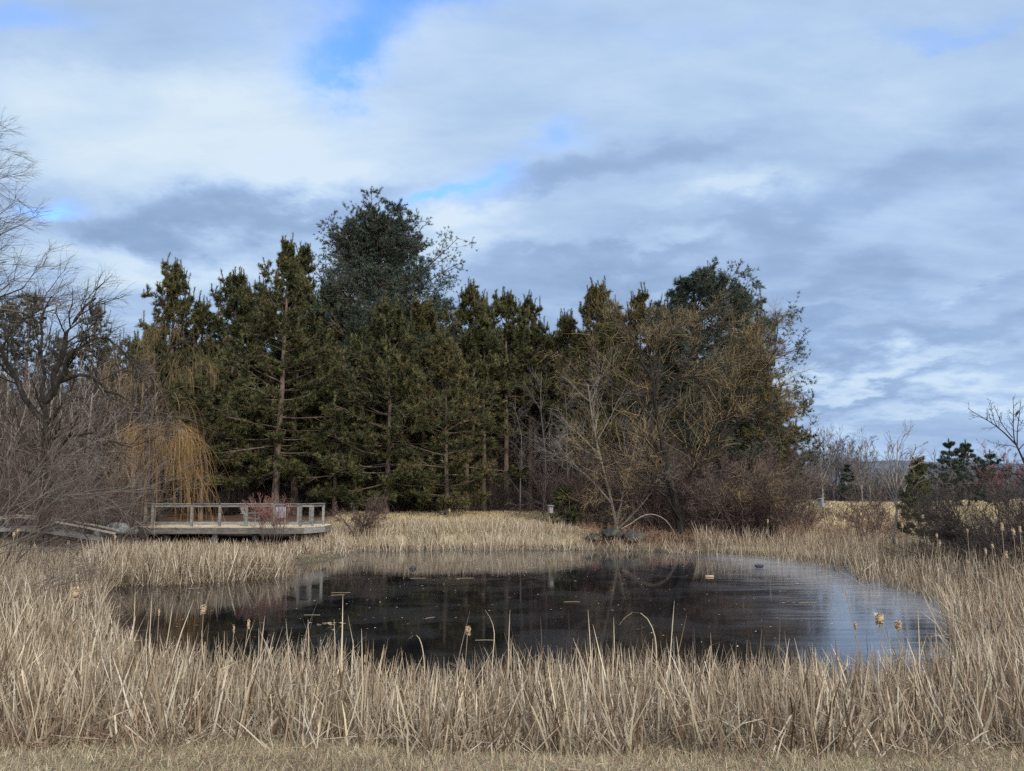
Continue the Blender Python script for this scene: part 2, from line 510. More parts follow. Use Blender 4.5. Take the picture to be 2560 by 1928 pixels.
# heights the land has at chosen places (x, y, z)
HP = np.array([
    (0, -30, 1.1), (-30, -20, 1.2), (30, -20, 1.2), (0, 0, 0.98), (-4, 1, 0.98), (4, 1, 0.98), (0, 4.6, 0.93), (-4, 4.6, 0.9), (4, 4.6, 0.93), (0, 6.0, 0.62), (-4, 6.0, 0.66), (4, 6.0, 0.6),
    (0, 7.4, 0.22), (-4, 7.4, 0.3), (4.5, 7.4, 0.25), (-8, 7, 0.55), (-9, 10, 0.3), (8, 7, 0.6), (8.5, 10, 0.3), (0, 9.5, 0.08), (-10, 15, 0.22), (11, 15, 0.25), (-14, 20, 0.15),
    (-18, 24, 0.3), (14, 22, 0.25), (20, 22, 0.6), (18, 30, 0.3), (-12, 28, 0.12), (-18, 31, 0.3), (-24, 34, 0.9), (-12, 36, 0.25), (-16, 40, 0.8), (-6, 38, 0.5), (0, 40, 0.7),
    (-7, 43, 1.25), (0, 44, 1.3), (5, 44, 1.2), (8, 40, 0.45), (12, 40, 0.5), (16, 38, 0.6), (20, 40, 0.9), (26, 40, 1.0), (34, 45, 1.35), (-30, 50, 1.8), (-10, 52, 1.6), (0, 55, 1.6), (15, 52, 1.3),
    (-40, 80, 4.0), (-10, 90, 4.5), (10, 90, 3.5), (-100, 90, 5), (30, 70, 1.2), (40, 95, 1.15), (60, 95, 1.75), (90, 100, 2.4), (50, 130, 0.95), (80, 150, 1.7), (120, 140, 3.2), (-20, 200, 6), (70, 200, 0.6), (200, 200, 4),  # includes an unseen rise behind the wood, added to block horizon light
    (-300, 300, 14), (0, 500, 10), (300, 500, 9), (900, 900, 12), (-900, 900, 20), (-900, 0, 6), (900, 0, 6), (0, -600, 2), (0, 2500, 14), (2500, 2500, 14), (-2500, 2500, 14)], float)
_D = np.linalg.norm(HP[:, None, :2] - HP[None, :, :2], axis=-1)
_W = np.linalg.solve(_D - np.eye(len(HP)) * 0.05, HP[:, 2])


def vnoise(X, Y, s, seed=0):
    r = np.random.default_rng(seed)
    n = np.zeros_like(X, float)
    for k in range(6):
        a = r.uniform(0, 6.28)
        f = s * r.uniform(0.6, 1.7)
        n += np.sin((X * math.cos(a) + Y * math.sin(a)) * f + r.uniform(0, 6.28) + 1.3 * np.sin((X * math.sin(a) - Y * math.cos(a)) * f * 0.7 + r.uniform(0, 6.28)))
    return n / 6


def height(X, Y):
    X = np.asarray(X, float)
    Y = np.asarray(Y, float)
    sh = X.shape
    x, y = X.ravel(), Y.ravel()
    L = np.zeros(len(x))
    for (hx, hy, _), wt in zip(HP, _W):
        L += wt * np.hypot(x - hx, y - hy)
    s = pond_sd(x, y)
    L = np.maximum(L, 0.06) + 0.05 * vnoise(x, y, 1.6, 3) * np.clip(s / 2, 0, 1)
    t = np.clip((s + 0.3) / 2.2, 0, 1)
    t = t * t * (3 - 2 * t)
    z = -0.5 * (1 - t) + L * t
    z = np.where(s < -0.3, -0.5 - np.clip(-s * 0.25, 0, 0.8), z)
    # a low mossy mud bank beside the water
    mb = np.exp(-(((x - onz(775, 1390)[0]) / 1.15) ** 2 + ((y - onz(775, 1397)[1]) / 2.2) ** 2))
    z = np.maximum(z, 0.28 * mb - 0.05 + 0.03 * vnoise(x, y, 6, 8))
    return z.reshape(sh)


def gz_(x, y):
    return float(height(np.array([x]), np.array([y]))[0])


def axis(parts):
    return np.unique(np.concatenate([np.arange(a, c, s) for a, c, s in parts]).round(4))


gxs = axis([(-3000, -200, 200), (-200, -60, 12), (-60, -26, 1.6), (-26, 26, 0.3), (26, 60, 1.6), (60, 200, 12), (200, 3001, 200)])
gys = axis([(-800, -20, 60), (-20, 2, 2), (2, 12, 0.2), (12, 48, 0.35), (48, 110, 1.6), (110, 260, 12), (260, 3001, 150)])
GX, GY = np.meshgrid(gxs, gys)
GZ = height(GX, GY)
g = Geo()
nx, ny = len(gxs), len(gys)
idx = np.arange(nx * ny).reshape(ny, nx)
g.add(np.stack([GX, GY, GZ], -1).reshape(-1, 3), np.stack([idx[:-1, :-1], idx[:-1, 1:], idx[1:, 1:], idx[1:, :-1]], -1).reshape(-1, 4))
m, b, p = new_mat('ground_soil')
pos = b.n('ShaderNodeNewGeometry').outputs['Position']
n1 = b.noise(pos, 3.0, 8, 0.65)
n2 = b.noise(pos, 0.35, 5, 0.6)
n3 = b.noise(pos, 22, 5, 0.7)
dry = b.ramp(b.m('ADD', b.m('MULTIPLY', n1, 0.5), b.m('MULTIPLY', n3, 0.5)), [(0.3, (0.17, 0.12, 0.07)), (0.5, (0.31, 0.25, 0.15)), (0.7, (0.45, 0.38, 0.24))])
green = b.mix(b.smooth(n2, 0.5, 0.75), dry, (0.20, 0.20, 0.10))
litter = b.ramp(n3, [(0.3, (0.035, 0.022, 0.015)), (0.5, (0.09, 0.055, 0.035)), (0.7, (0.17, 0.10, 0.06))])
sp = b.n('ShaderNodeSeparateXYZ')
b.link(pos, sp.inputs[0])
X_, Y_, Z_ = sp.outputs
# pine litter under the wood (a place on the ground, x < ~20 and y > 45), mud by the water
wood = b.m('MULTIPLY', b.smooth(b.m('ADD', Y_, b.m('MULTIPLY', n2, 3.0)), 46.3, 48.0), b.smooth(b.m('ADD', X_, b.m('MULTIPLY', Y_, -0.32)), 9.5, 7.5))
leftw = b.m('MULTIPLY', b.smooth(Y_, 33, 35), b.smooth(b.m('DIVIDE', X_, Y_), -0.215, -0.235))
xy = b.m('DIVIDE', X_, Y_)
thick = b.m('MULTIPLY', b.m('MULTIPLY', b.smooth(xy, 0.075, 0.10), b.smooth(xy, 0.36, 0.32)), b.m('MULTIPLY', b.smooth(b.m('ADD', Y_, b.m('MULTIPLY', n1, 1.5)), 36.0, 37.0), b.smooth(Y_, 52, 47)))
c = b.mix(b.m('MAXIMUM', b.m('MAXIMUM', wood, leftw), thick), green, litter)
mud = b.m('MULTIPLY', b.smooth(Z_, 0.26, 0.1), b.smooth(Y_, 60, 50))
c = b.mix(mud, c, b.ramp(n1, [(0.35, (0.045, 0.035, 0.025)), (0.55, (0.10, 0.08, 0.05)), (0.7, (0.16, 0.14, 0.06))]))
b.link(c, p.inputs['Base Color'])
p.inputs['Roughness'].default_value = 0.95
bp = b.n('ShaderNodeBump')
bp.inputs['Distance'].default_value = 0.05
b.link(n3, bp.inputs['Height'])
b.link(bp.outputs[0], p.inputs['Normal'])
tag(g.obj('ground', m, None, True), kind='structure')

# water with skim ice
WO = SH.mean(0) + (SH - SH.mean(0)) * 1.08
g = Geo()
xs = np.linspace(WO[:, 0].min() - 1, WO[:, 0].max() + 1, 60)
ys = np.linspace(WO[:, 1].min() - 1, WO[:, 1].max() + 1, 60)
WX, WY = np.meshgrid(xs, ys)
idx = np.arange(3600).reshape(60, 60)
g.add(np.stack([WX, WY, WX * 0], -1).reshape(-1, 3), np.stack([idx[:-1, :-1], idx[:-1, 1:], idx[1:, 1:], idx[1:, :-1]], -1).reshape(-1, 4))
m, b, p = new_mat('pond_water')
pos = b.n('ShaderNodeNewGeometry').outputs['Position']
mp = b.n('ShaderNodeMapping')
b.link(pos, mp.inputs[0])
mp.inputs['Scale'].default_value = (0.5, 1.0, 1)
ripA = b.noise(mp.outputs[0], 5.0, 4, 0.6)
ripB = b.noise(mp.outputs[0], 0.5, 3, 0.5)
sp = b.n('ShaderNodeSeparateXYZ')
b.link(pos, sp.inputs[0])
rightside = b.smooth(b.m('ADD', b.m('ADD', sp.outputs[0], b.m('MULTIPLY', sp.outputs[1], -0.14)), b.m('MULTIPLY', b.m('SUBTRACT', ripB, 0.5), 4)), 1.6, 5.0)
# thin frosted ice where the pond has frozen: patches with ragged edges
icen = b.noise(pos, 0.55, 7, 0.58, 0.6)
icen2 = b.noise(pos, 3.5, 5, 0.6, 0.4)
ice = b.m('ADD', b.m('MULTIPLY', b.smooth(b.m('ADD', icen, b.m('MULTIPLY', icen2, 0.12)), 0.50, 0.66), 0.55), b.m('MULTIPLY', rightside, 0.25))
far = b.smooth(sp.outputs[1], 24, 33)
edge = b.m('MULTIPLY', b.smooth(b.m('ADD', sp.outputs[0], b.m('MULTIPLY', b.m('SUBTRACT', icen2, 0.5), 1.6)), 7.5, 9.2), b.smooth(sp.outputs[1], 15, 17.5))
mps = b.n('ShaderNodeMapping')
b.link(pos, mps.inputs[0])
mps.inputs['Scale'].default_value = (0.35, 2.2, 1)
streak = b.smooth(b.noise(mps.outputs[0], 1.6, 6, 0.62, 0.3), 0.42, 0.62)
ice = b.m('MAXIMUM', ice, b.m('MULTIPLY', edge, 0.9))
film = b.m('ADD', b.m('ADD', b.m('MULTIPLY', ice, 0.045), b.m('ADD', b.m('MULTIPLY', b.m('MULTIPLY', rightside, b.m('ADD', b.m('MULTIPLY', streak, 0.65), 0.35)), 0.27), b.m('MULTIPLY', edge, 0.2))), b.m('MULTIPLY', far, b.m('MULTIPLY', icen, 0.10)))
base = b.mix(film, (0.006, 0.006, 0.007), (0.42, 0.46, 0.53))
b.link(base, p.inputs['Base Color'])
p.inputs['IOR'].default_value = 1.38
p.inputs['Specular IOR Level'].default_value = 0.5
b.link(b.m('ADD', 0.035, b.m('MULTIPLY', ice, 0.10)), p.inputs['Roughness'])
bp = b.n('ShaderNodeBump')
b.link(b.m('ADD', b.m('MULTIPLY', b.m('MULTIPLY', rightside, streak), 0.22), 0.02), bp.inputs['Strength'])
bp.inputs['Distance'].default_value = 0.03
b.link(b.m('ADD', ripA, b.m('MULTIPLY', icen2, 0.4)), bp.inputs['Height'])
b.link(bp.outputs[0], p.inputs['Normal'])
tag(g.obj('water', m), kind='structure')


# ------------------------------------------------------------------ branch growing
def grow(P, L, Rd, n, rng, t=(0.3, 1.0), ang=(35, 60), ratio=0.4, rr=0.5, curl=0.15, trop=(0, 0, 0), K=5, rmin=0.003, taper=0.25, bias=None, lvar=0.35, flat=1.0):
    """children of the branches P (N,K,3) with lengths L and base radii Rd"""
    N, Kp, _ = P.shape
    tt = rng.uniform(t[0], t[1], (N, n))
    f = tt * (Kp - 1)
    i = np.minimum(f.astype(int), Kp - 2)
    fr = (f - i)[..., None]
    ar = np.arange(N)[:, None]
    p0 = P[ar, i] * (1 - fr) + P[ar, i + 1] * fr
    d = nrm(P[ar, i + 1] - P[ar, i])
    a, c = frames(d)
    az = rng.uniform(0, 2 * math.pi, (N, n))[..., None]
    th = np.radians(rng.uniform(ang[0], ang[1], (N, n)))[..., None]
    D = d * np.cos(th) + (a * np.cos(az) + c * np.sin(az)) * np.sin(th)
    if bias is not None: D = D + np.asarray(bias, float)
    D = D * np.array([1, 1, flat])
    D = nrm(D)
    l = L[:, None] * ratio * rng.uniform(1 - lvar, 1 + lvar, (N, n)) * (1.15 - 0.55 * tt)
    r = np.maximum(Rd[:, None] * rr * (1 - 0.6 * tt), rmin)
    p0, D, l, r = p0.reshape(-1, 3), D.reshape(-1, 3), l.ravel(), r.ravel()
    return path(p0, D, l, K, rng, curl, trop), l, r


def path(p0, D, l, K, rng, curl=0.15, trop=(0, 0, 0)):
    P = np.empty((len(p0), K, 3))
    P[:, 0] = p0
    d = D.copy()
    tr = np.asarray(trop, float)
    for k in range(1, K):
        P[:, k] = P[:, k - 1] + d * (l / (K - 1))[:, None]
        d = nrm(d + rng.normal(size=d.shape) * curl + tr * (1.0 if tr.ndim == 1 else 1.0))
    return P


def trad(r, K, end=0.25):
    return r[:, None] * np.linspace(1, end, K)[None]


def poly(pts, K=None, r0=0.1, r1=0.02):
    """resampled limb through given points -> (P(1,K,3), L, R)"""
    pts = np.asarray(pts, float)
    d = np.r_[0, np.cumsum(np.linalg.norm(np.diff(pts, axis=0), axis=1))]
    K = K or max(4, len(pts) * 2)
    s = np.linspace(0, d[-1], K)
    P = np.stack([np.interp(s, d, pts[:, k]) for k in range(3)], -1)
    P[1:-1] = 0.25 * P[:-2] + 0.5 * P[1:-1] + 0.25 * P[2:]
    return P[None], np.array([d[-1]]), np.array([r0])


def tufts(geo, pos, ax, rng, n=10, l=0.16, w=0.02, spread=(20, 75), back=0.12, rnd=None):
    N = len(pos)
    ax = nrm(ax)
    a, c = frames(ax)
    az = rng.uniform(0, 2 * math.pi, (N, n))[..., None]
    th = np.radians(rng.uniform(spread[0], spread[1], (N, n)))[..., None]
    rad = a[:, None] * np.cos(az) + c[:, None] * np.sin(az)
    D = ax[:, None] * np.cos(th) + rad * np.sin(th)
    S = nrm(np.cross(D, rng.normal(size=D.shape)))
    p0 = pos[:, None] - ax[:, None] * rng.uniform(0, back, (N, n, 1))
    ll = l * rng.uniform(0.7, 1.2, (N, n, 1))
    V = np.stack([p0 - S * w / 2, p0 + S * w / 2, p0 + D * ll], 2).reshape(-1, 3)
    r = rng.uniform(0, 1, N) if rnd is None else rnd
    r = np.clip(np.repeat(r, n) + rng.normal(size=N * n) * 0.10, 0, 1)
    geo.add(V, np.arange(N * n * 3).reshape(-1, 3), np.repeat(r, 3))


def pine(seed, H, R_, base=0.3, kind='red', gap=0.45, nb=5, dens=1.0, lean=0.0, top_up=0.9, dead=True, side=None, open_=0.0, taperp=0.8, needles=9, tl=0.17, tw=0.022):
    """returns three Geos: trunk, crown (needles), with the limbs in the trunk one"""
    rng = np.random.default_rng(seed)
    wood, leaf = Geo(), Geo()
    K = 14
    zt = np.linspace(0, H, K)
    T = np.stack([np.cumsum(rng.normal(size=K)) * 0.03 * H / 14 + lean * zt, np.cumsum(rng.normal(size=K)) * 0.03 * H / 14, zt], -1)
    T[0, :2] = 0
    T[0, 2] = -0.3
    tr = (0.0135 * H) * (1 - zt / H) ** 0.8 + 0.012
    tr[0] *= 1.35
    tubes(wood, T, tr, 8)
    zs, azs = [], []
    z = base * H
    while z < H - 0.25:
        k = nb + rng.integers(-1, 2)
        a0 = rng.uniform(0, 6.28)
        for q in range(k):
            zs.append(z + rng.uniform(-0.12, 0.12))
            azs.append(a0 + q * 6.283 / k + rng.uniform(-0.35, 0.35))
        z += gap * rng.uniform(0.7, 1.3)
    zs, azs = np.array(zs), np.array(azs)
    u = (zs - base * H) / (H - base * H)
    prof = np.clip((1 - u) ** taperp * np.minimum(1, 0.55 + u * 2.2), 0.05, 1)
    L = R_ * prof * np.clip(rng.normal(0.92, 0.24, len(zs)), 0.4, 1.4) + 0.25
    Lc = rng.uniform(0, 6.28, 3)
    L *= 1 + 0.16 * np.sin(azs * 2 + zs * 1.1 + Lc[0]) + 0.12 * np.sin(zs * 2.3 + azs + Lc[1])
    if side is not None:
        L *= 1 + side[1] * np.cos(azs - side[0])
    L = np.minimum(L, R_ * 1.12)
    keep = rng.uniform(size=len(zs)) > open_
    zs, azs, u, L = zs[keep], azs[keep], u[keep], L[keep]
    el = np.radians(-8 + 62 * u ** 1.6 * top_up + rng.normal(size=len(zs)) * 7)
    D = np.stack([np.cos(azs) * np.cos(el), np.sin(azs) * np.cos(el), np.sin(el)], -1)
    tx = np.interp(zs, zt, T[:, 0])
    ty = np.interp(zs, zt, T[:, 1])
    P1 = path(np.stack([tx, ty, zs], -1), D, L, 6, rng, 0.07, (0, 0, 0.06))
    r1 = 0.010 + 0.010 * L
    tubes(wood, P1, trad(r1, 6), 4)
    P2, L2, r2 = grow(P1, L, r1, int(7 * dens), rng, (0.3, 1.0), (35, 60), 0.30, 0.5, 0.12, (0, 0, 0.10), 4, flat=0.45)
    # side shoots lie rather flat
    tubes(wood, P2, trad(r2, 4), 3)
    P3, L3, r3 = grow(P2, L2, r2, 3, rng, (0.3, 1.0), (25, 55), 0.5, 0.6, 0.1, (0, 0, 0.14), 3)
    tipp = [P1[:, -1], P2[:, -1], P2[:, -2], P3[:, -1], P3[:, 1]]
    tipd = [P1[:, -1] - P1[:, -2], P2[:, -1] - P2[:, -2], P2[:, -2] - P2[:, -3], P3[:, -1] - P3[:, -2], P3[:, 1] - P3[:, 0]]
    pos, ax = np.concatenate(tipp), nrm(np.concatenate(tipd))
    ax = ax + np.array([0, 0, 0.45 if kind == 'red' else 0.25])
    tufts(leaf, pos, ax, rng, needles, tl, tw, (15, 70) if kind == 'red' else (25, 85), 0.14)
    if kind == 'red':      # candles at the top: upright brushes
        for q, hh_, pr_ in ((P1[u > 0.35, -1], (0.35, 1.0), 1.0), (P1[u > 0.5, -2], (0.2, 0.7), 0.6), (P2[(P2[:, 0, 2] > base * H + 0.5 * (H - base * H)), -1], (0.1, 0.5), 0.35)):
            q = q[rng.uniform(size=len(q)) < pr_]
            if not len(q): continue
            hh_ = rng.uniform(*hh_, len(q))
            ln = nrm(rng.normal(size=(len(q), 3)) * 0.12 + [0, 0, 1])
            for s in range(8):
                k_ = hh_ > s * 0.12
                tufts(leaf, q[k_] + ln[k_] * (0.12 * s), ln[k_], rng, needles, tl * 0.85, tw, (12, 50), 0.08)
    for s in range(14):
        tufts(leaf, T[-1:] + [[0, 0, 0.1 * s - 1.2]], np.array([[0, 0, 1.0]]), rng, 12, tl, tw, (10, 70), 0.12)
    if dead:
        nd = int(base * H * 3.0)
        zd = rng.uniform(0.06 * H, base * H, nd)
        ad = rng.uniform(0, 6.28, nd)
        Dd = np.stack([np.cos(ad), np.sin(ad), rng.uniform(-0.3, 0.2, nd)], -1)
        Pd = path(np.stack([np.interp(zd, zt, T[:, 0]), np.interp(zd, zt, T[:, 1]), zd], -1), nrm(Dd), rng.uniform(0.5, 2.0, nd), 5, rng, 0.15, (0, 0, -0.06))
        tubes(wood, Pd, trad(np.full(nd, 0.014), 5), 3)
        Pe, _, re = grow(Pd, np.full(nd, 1.3), np.full(nd, 0.012), 4, rng, (0.3, 1), (30, 70), 0.4, 0.6, 0.2, (0, 0, -0.05), 4)
        tubes(wood, Pe, trad(re, 4), 3)
    return wood, leaf


def place_copies(src, spots, group, label=None):
    """src: the finished Empty with mesh children; spots: (x, y, rz, scale[, label])"""
    outp = []
    for sp_ in spots:
        x, y, rz, s = sp_[:4]
        o = src.copy()
        COL.objects.link(o)
        for ch in src.children:
            c_ = ch.copy()
            COL.objects.link(c_)
            c_.parent = o
        o.location = (x, y, gz_(x, y))
        o.rotation_euler = (0, 0, rz)
        o.scale = (s, s, s)
        o['group'] = group
        o['label'] = sp_[4] if len(sp_) > 4 else label
        outp.append(o)
    return outp


def finish_tree(name, label, cat, x, y, parts, group=None, rz=0, z=None):
    """parts: list of (part name, Geo, material) in coordinates about the tree's base"""
    e = empty(name, (x, y, gz_(x, y) if z is None else z), label, cat, group, rz)
    for pn, ge, mt in parts:
        if ge.n: ge.obj(pn, mt, e)
    return e
#@@TREES
# ------------------------------------------------------------------ the pines that edge the wood
def spot(px, py, Y):
    """x and height of a tree whose top shows at (px, py) when it stands at depth Y"""
    t = at(px, py, Y)
    return t[0], t[2] - gz_(t[0], Y)


def edge_pine(px, py, Y, label, seed, R_, name='red_pine', mat='needle', **kw):
    x, H = spot(px, py, Y)
    for k_, v_ in dict(needles=11, tl=0.22, tw=0.03, dens=1.9, nb=5, top_up=1.2, gap=0.6).items(): kw.setdefault(k_, v_)
    wd, lf = pine(seed, H, R_, **kw)
    return finish_tree(name, label, 'pine tree', x, Y, [('trunk', wd, M['bark']), ('crown', lf, M[mat])], 'pines along the edge of the wood')


edge_pine(440, 672, 50, 'open-topped red pine behind the weeping willow, several upright leading shoots', 11, 3.1, base=0.16, taperp=0.58, gap=0.6, open_=0.05)
edge_pine(590, 698, 48, 'round-topped olive pine between the open-topped pine and the tall pointed one', 12, 3.3, base=0.14, taperp=0.6)
edge_pine(714, 618, 45.5, 'tall pointed red pine with a bare grey trunk showing, behind the deck', 13, 3.9, base=0.16, taperp=0.75, gap=0.56)
edge_pine(758, 632, 47.5, 'slim second leader pine just right of the tall pointed pine', 14, 2.6, base=0.3, taperp=0.8)
edge_pine(945, 590, 52, 'huge spreading white pine, the tallest tree, dark blue green above all others', 15, 6.4, name='white_pine', mat='needle_blue', kind='white', base=0.25, taperp=0.38, gap=0.38, nb=9, top_up=1.0, open_=0.04, needles=11, tl=0.18, tw=0.03, dens=2.8)
edge_pine(975, 790, 45.5, 'broad olive pine in front of the white pine, foliage down to the meadow', 16, 4.6, base=0.1, taperp=0.6, gap=0.56)
edge_pine(1120, 880, 45.0, 'low bushy red pine at the right end of the foliage wall, rusty patches', 17, 3.6, base=0.06, taperp=0.5, gap=0.56)
edge_pine(1170, 735, 50, 'pine with a brushy double top beside the white pine', 18, 2.9, base=0.2, taperp=0.6)
edge_pine(1265, 752, 52, 'red pine with candle-like tips above the dark trunks', 19, 2.5, base=0.5, taperp=0.6)
edge_pine(1322, 768, 54, 'narrow pine between the candle-tipped pine and the gap', 20, 2.3, base=0.52, taperp=0.6)
edge_pine(1210, 815, 49, 'mid-height pine with rust brown lower needles above the trunks', 21, 2.2, base=0.42, taperp=0.5)
edge_pine(1420, 800, 53, 'small-topped pine right of the skyline gap', 22, 2.3, base=0.48, taperp=0.6)
edge_pine(1492, 735, 50, 'dense twin-topped dark pine behind the left of the golden willow', 23, 2.7, base=0.3, taperp=0.6, gap=0.36)
edge_pine(1600, 742, 51, 'thin spire pine rising behind the golden willow top', 24, 2.2, base=0.3, taperp=0.7)
edge_pine(1728, 712, 49, 'great dark white pine behind the golden willow, boughs reaching right', 25, 5.9, name='white_pine', mat='needle_blue', kind='white', base=0.16, taperp=0.52, gap=0.42, nb=7, top_up=0.9, side=(0.0, 0.25), tl=0.22, tw=0.03, dens=2.0)
edge_pine(1872, 830, 47, 'olive pine filling the right side below the great white pine', 26, 3.1, base=0.1, taperp=0.8, side=(0.0, 0.1))
edge_pine(845, 905, 46.5, 'young pine in the dark gap between the tall pointed and the broad pine', 27, 2.4, base=0.12, taperp=0.6)
edge_pine(520, 930, 44, 'lower olive pine just behind the deck railing, left of centre', 28, 2.7, base=0.22, taperp=0.5)

edge_pine(505, 775, 51.5, 'shorter pine filling in between the open-topped and the round-topped pine', 31, 2.8, base=0.1, taperp=0.5)
edge_pine(655, 745, 50.5, 'pine behind, between the round-topped and the tall pointed pine', 32, 3.0, base=0.12, taperp=0.5)
edge_pine(830, 735, 49.5, 'dark pine tucked in left of the huge white pine', 33, 3.0, base=0.1, taperp=0.5)
edge_pine(1060, 770, 48.5, 'olive pine under the right boughs of the huge white pine', 34, 3.0, base=0.1, taperp=0.5)
edge_pine(385, 850, 47.5, 'low pine behind the trailing willow twigs', 35, 2.8, base=0.1, taperp=0.5)
edge_pine(1660, 790, 50, 'dark pine in the middle of the golden willow crown', 36, 3.0, base=0.1, taperp=0.5)
edge_pine(1545, 800, 51, 'dark pine behind the thin grey tree', 37, 2.6, base=0.15, taperp=0.5)
edge_pine(1845, 745, 51, 'dark pine leaning out behind the great white pine', 38, 3.2, base=0.1, taperp=0.5)

# pole-like pines inside the wood
tall_w, tall_l = pine(41, 16, 2.1, base=0.55, taperp=0.45, gap=0.5, needles=8, tl=0.2, tw=0.03)
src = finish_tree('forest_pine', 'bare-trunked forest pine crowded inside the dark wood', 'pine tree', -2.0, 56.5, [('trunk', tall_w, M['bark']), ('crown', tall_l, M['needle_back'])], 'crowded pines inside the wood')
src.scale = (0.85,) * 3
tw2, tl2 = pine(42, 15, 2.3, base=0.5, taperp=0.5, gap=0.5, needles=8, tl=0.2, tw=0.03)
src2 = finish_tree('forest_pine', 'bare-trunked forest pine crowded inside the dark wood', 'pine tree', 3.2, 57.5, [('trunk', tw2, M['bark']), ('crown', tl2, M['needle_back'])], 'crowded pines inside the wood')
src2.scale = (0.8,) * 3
rng = np.random.default_rng(5)
sp1, sp2 = [], []
for r_ in range(9):
    Y = 53.5 + r_ * 3.0
    for x in np.arange(-30, 0.30 * Y, 2.35):
        xx = x + rng.uniform(-0.9, 0.9) + 0.02 * Y
        yy = Y + rng.uniform(-1.3, 1.3)
        if yy < 56 and xx < -14: continue
        s = (10.6 + 0.11 * (yy - 50) + rng.uniform(-1.0, 0.8)) / 15.5
        if xx > 2.5: s *= 0.93 if xx < 0.19 * yy else 0.82
        if xx < -17: s *= 0.86
        (sp1 if rng.uniform() < 0.5 else sp2).append((xx, yy, rng.uniform(0, 6.28), s))
place_copies(src, sp1, 'crowded pines inside the wood', 'bare-trunked forest pine crowded inside the dark wood')
place_copies(src2, sp2, 'crowded pines inside the wood', 'bare-trunked forest pine crowded inside the dark wood')


yw, yl = pine(43, 8, 2.4, base=0.02, taperp=0.5, gap=0.42, nb=7, needles=9, tl=0.26, tw=0.045, dens=1.4, dead=False)
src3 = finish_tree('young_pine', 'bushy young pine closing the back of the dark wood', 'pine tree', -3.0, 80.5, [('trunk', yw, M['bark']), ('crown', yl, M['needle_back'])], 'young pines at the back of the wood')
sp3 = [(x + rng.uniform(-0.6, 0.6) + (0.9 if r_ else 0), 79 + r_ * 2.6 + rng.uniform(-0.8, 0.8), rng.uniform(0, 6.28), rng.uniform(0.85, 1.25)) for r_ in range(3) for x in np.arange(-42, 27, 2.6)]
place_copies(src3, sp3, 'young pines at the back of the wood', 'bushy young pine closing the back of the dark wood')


# ------------------------------------------------------------------ bare trees and shrubs
def bare(stems, levels, rng, wood_lv=2, tubes_sides=(8, 6, 4)):
    """stems: list of (P, L, R); levels: list of dicts for grow(); returns wood Geo, twig Geo"""
    wood, twig = Geo(), Geo()
    cur = []
    for P, L, r in stems:
        tubes(wood, P, trad(r, P.shape[1], 0.3), tubes_sides[0])
        cur.append((P, L, r))
    for li, lv in enumerate(levels):
        lv = dict(lv)
        nxt = []
        for P, L, r in cur:
            nxt.append(grow(P, L, r, rng=rng, **lv))
        for P, L, r in nxt:
            rnd = rng.uniform(0, 1, len(P))
            if li < wood_lv:
                tubes(wood, P, trad(r, P.shape[1], 0.3), tubes_sides[min(li + 1, 2)])
            elif li < len(levels) - 1:
                tubes(twig, P, trad(r, P.shape[1], 0.4), 3, rnd)
            else:
                ribbons(twig, P, trad(r * 2, P.shape[1], 0.45), rng, rnd)
        # join arrays of the same length to keep the loops short
        Ks = nxt[0][0].shape[1]
        cur = [(np.concatenate([q[0] for q in nxt if q[0].shape[1] == Ks]), np.concatenate([q[1] for q in nxt]), np.concatenate([q[2] for q in nxt]))]
    return wood, twig


def stems_fan(n, Ls, rng, r=0.03, spread=(10, 50), K=6, curl=0.12, trop=(0, 0, 0.05), foot=0.15, az=None):
    a = rng.uniform(0, 6.28, n) if az is None else rng.uniform(az[0], az[1], n)
    th = np.radians(rng.uniform(spread[0], spread[1], n))
    D = np.stack([np.cos(a) * np.sin(th), np.sin(a) * np.sin(th), np.cos(th)], -1)
    p0 = np.stack([np.cos(a) * foot * rng.uniform(0, 1, n), np.sin(a) * foot * rng.uniform(0, 1, n), np.full(n, -0.1)], -1)
    L = rng.uniform(*Ls, n)
    return [(path(p0, D, L, K, rng, curl, trop), L, np.full(n, r) * rng.uniform(0.6, 1.2, n))]


def shrub(name, label, px, Y, rng_seed, n, Ls, spread, mats=('twig_brown', 'twig_brown'), r=0.03, lv=None, group='bare shrubs round the pond', foot=0.3, cat='shrub', trop=(0, 0, 0.05), x=None, wmin=0.004):
    rng = np.random.default_rng(rng_seed)
    lv = lv or [dict(n=6, t=(0.25, 1), ang=(20, 50), ratio=0.5, K=5, curl=0.18, trop=(0, 0, 0.05)),
                dict(n=7, t=(0.2, 1), ang=(20, 55), ratio=0.5, K=4, curl=0.2, rmin=wmin),
                dict(n=6, t=(0.2, 1), ang=(20, 60), ratio=0.5, K=4, curl=0.2, rmin=wmin)]
    wd, tg = bare(stems_fan(n, Ls, rng, r, spread, foot=foot, trop=trop), lv, rng, 1, (5, 4, 3))
    xx = at(px, 1240, Y)[0] if x is None else x
    return finish_tree(name, label, cat, xx, Y, [('stem', wd, M[mats[0]]), ('crown', tg, M[mats[1]])], group)


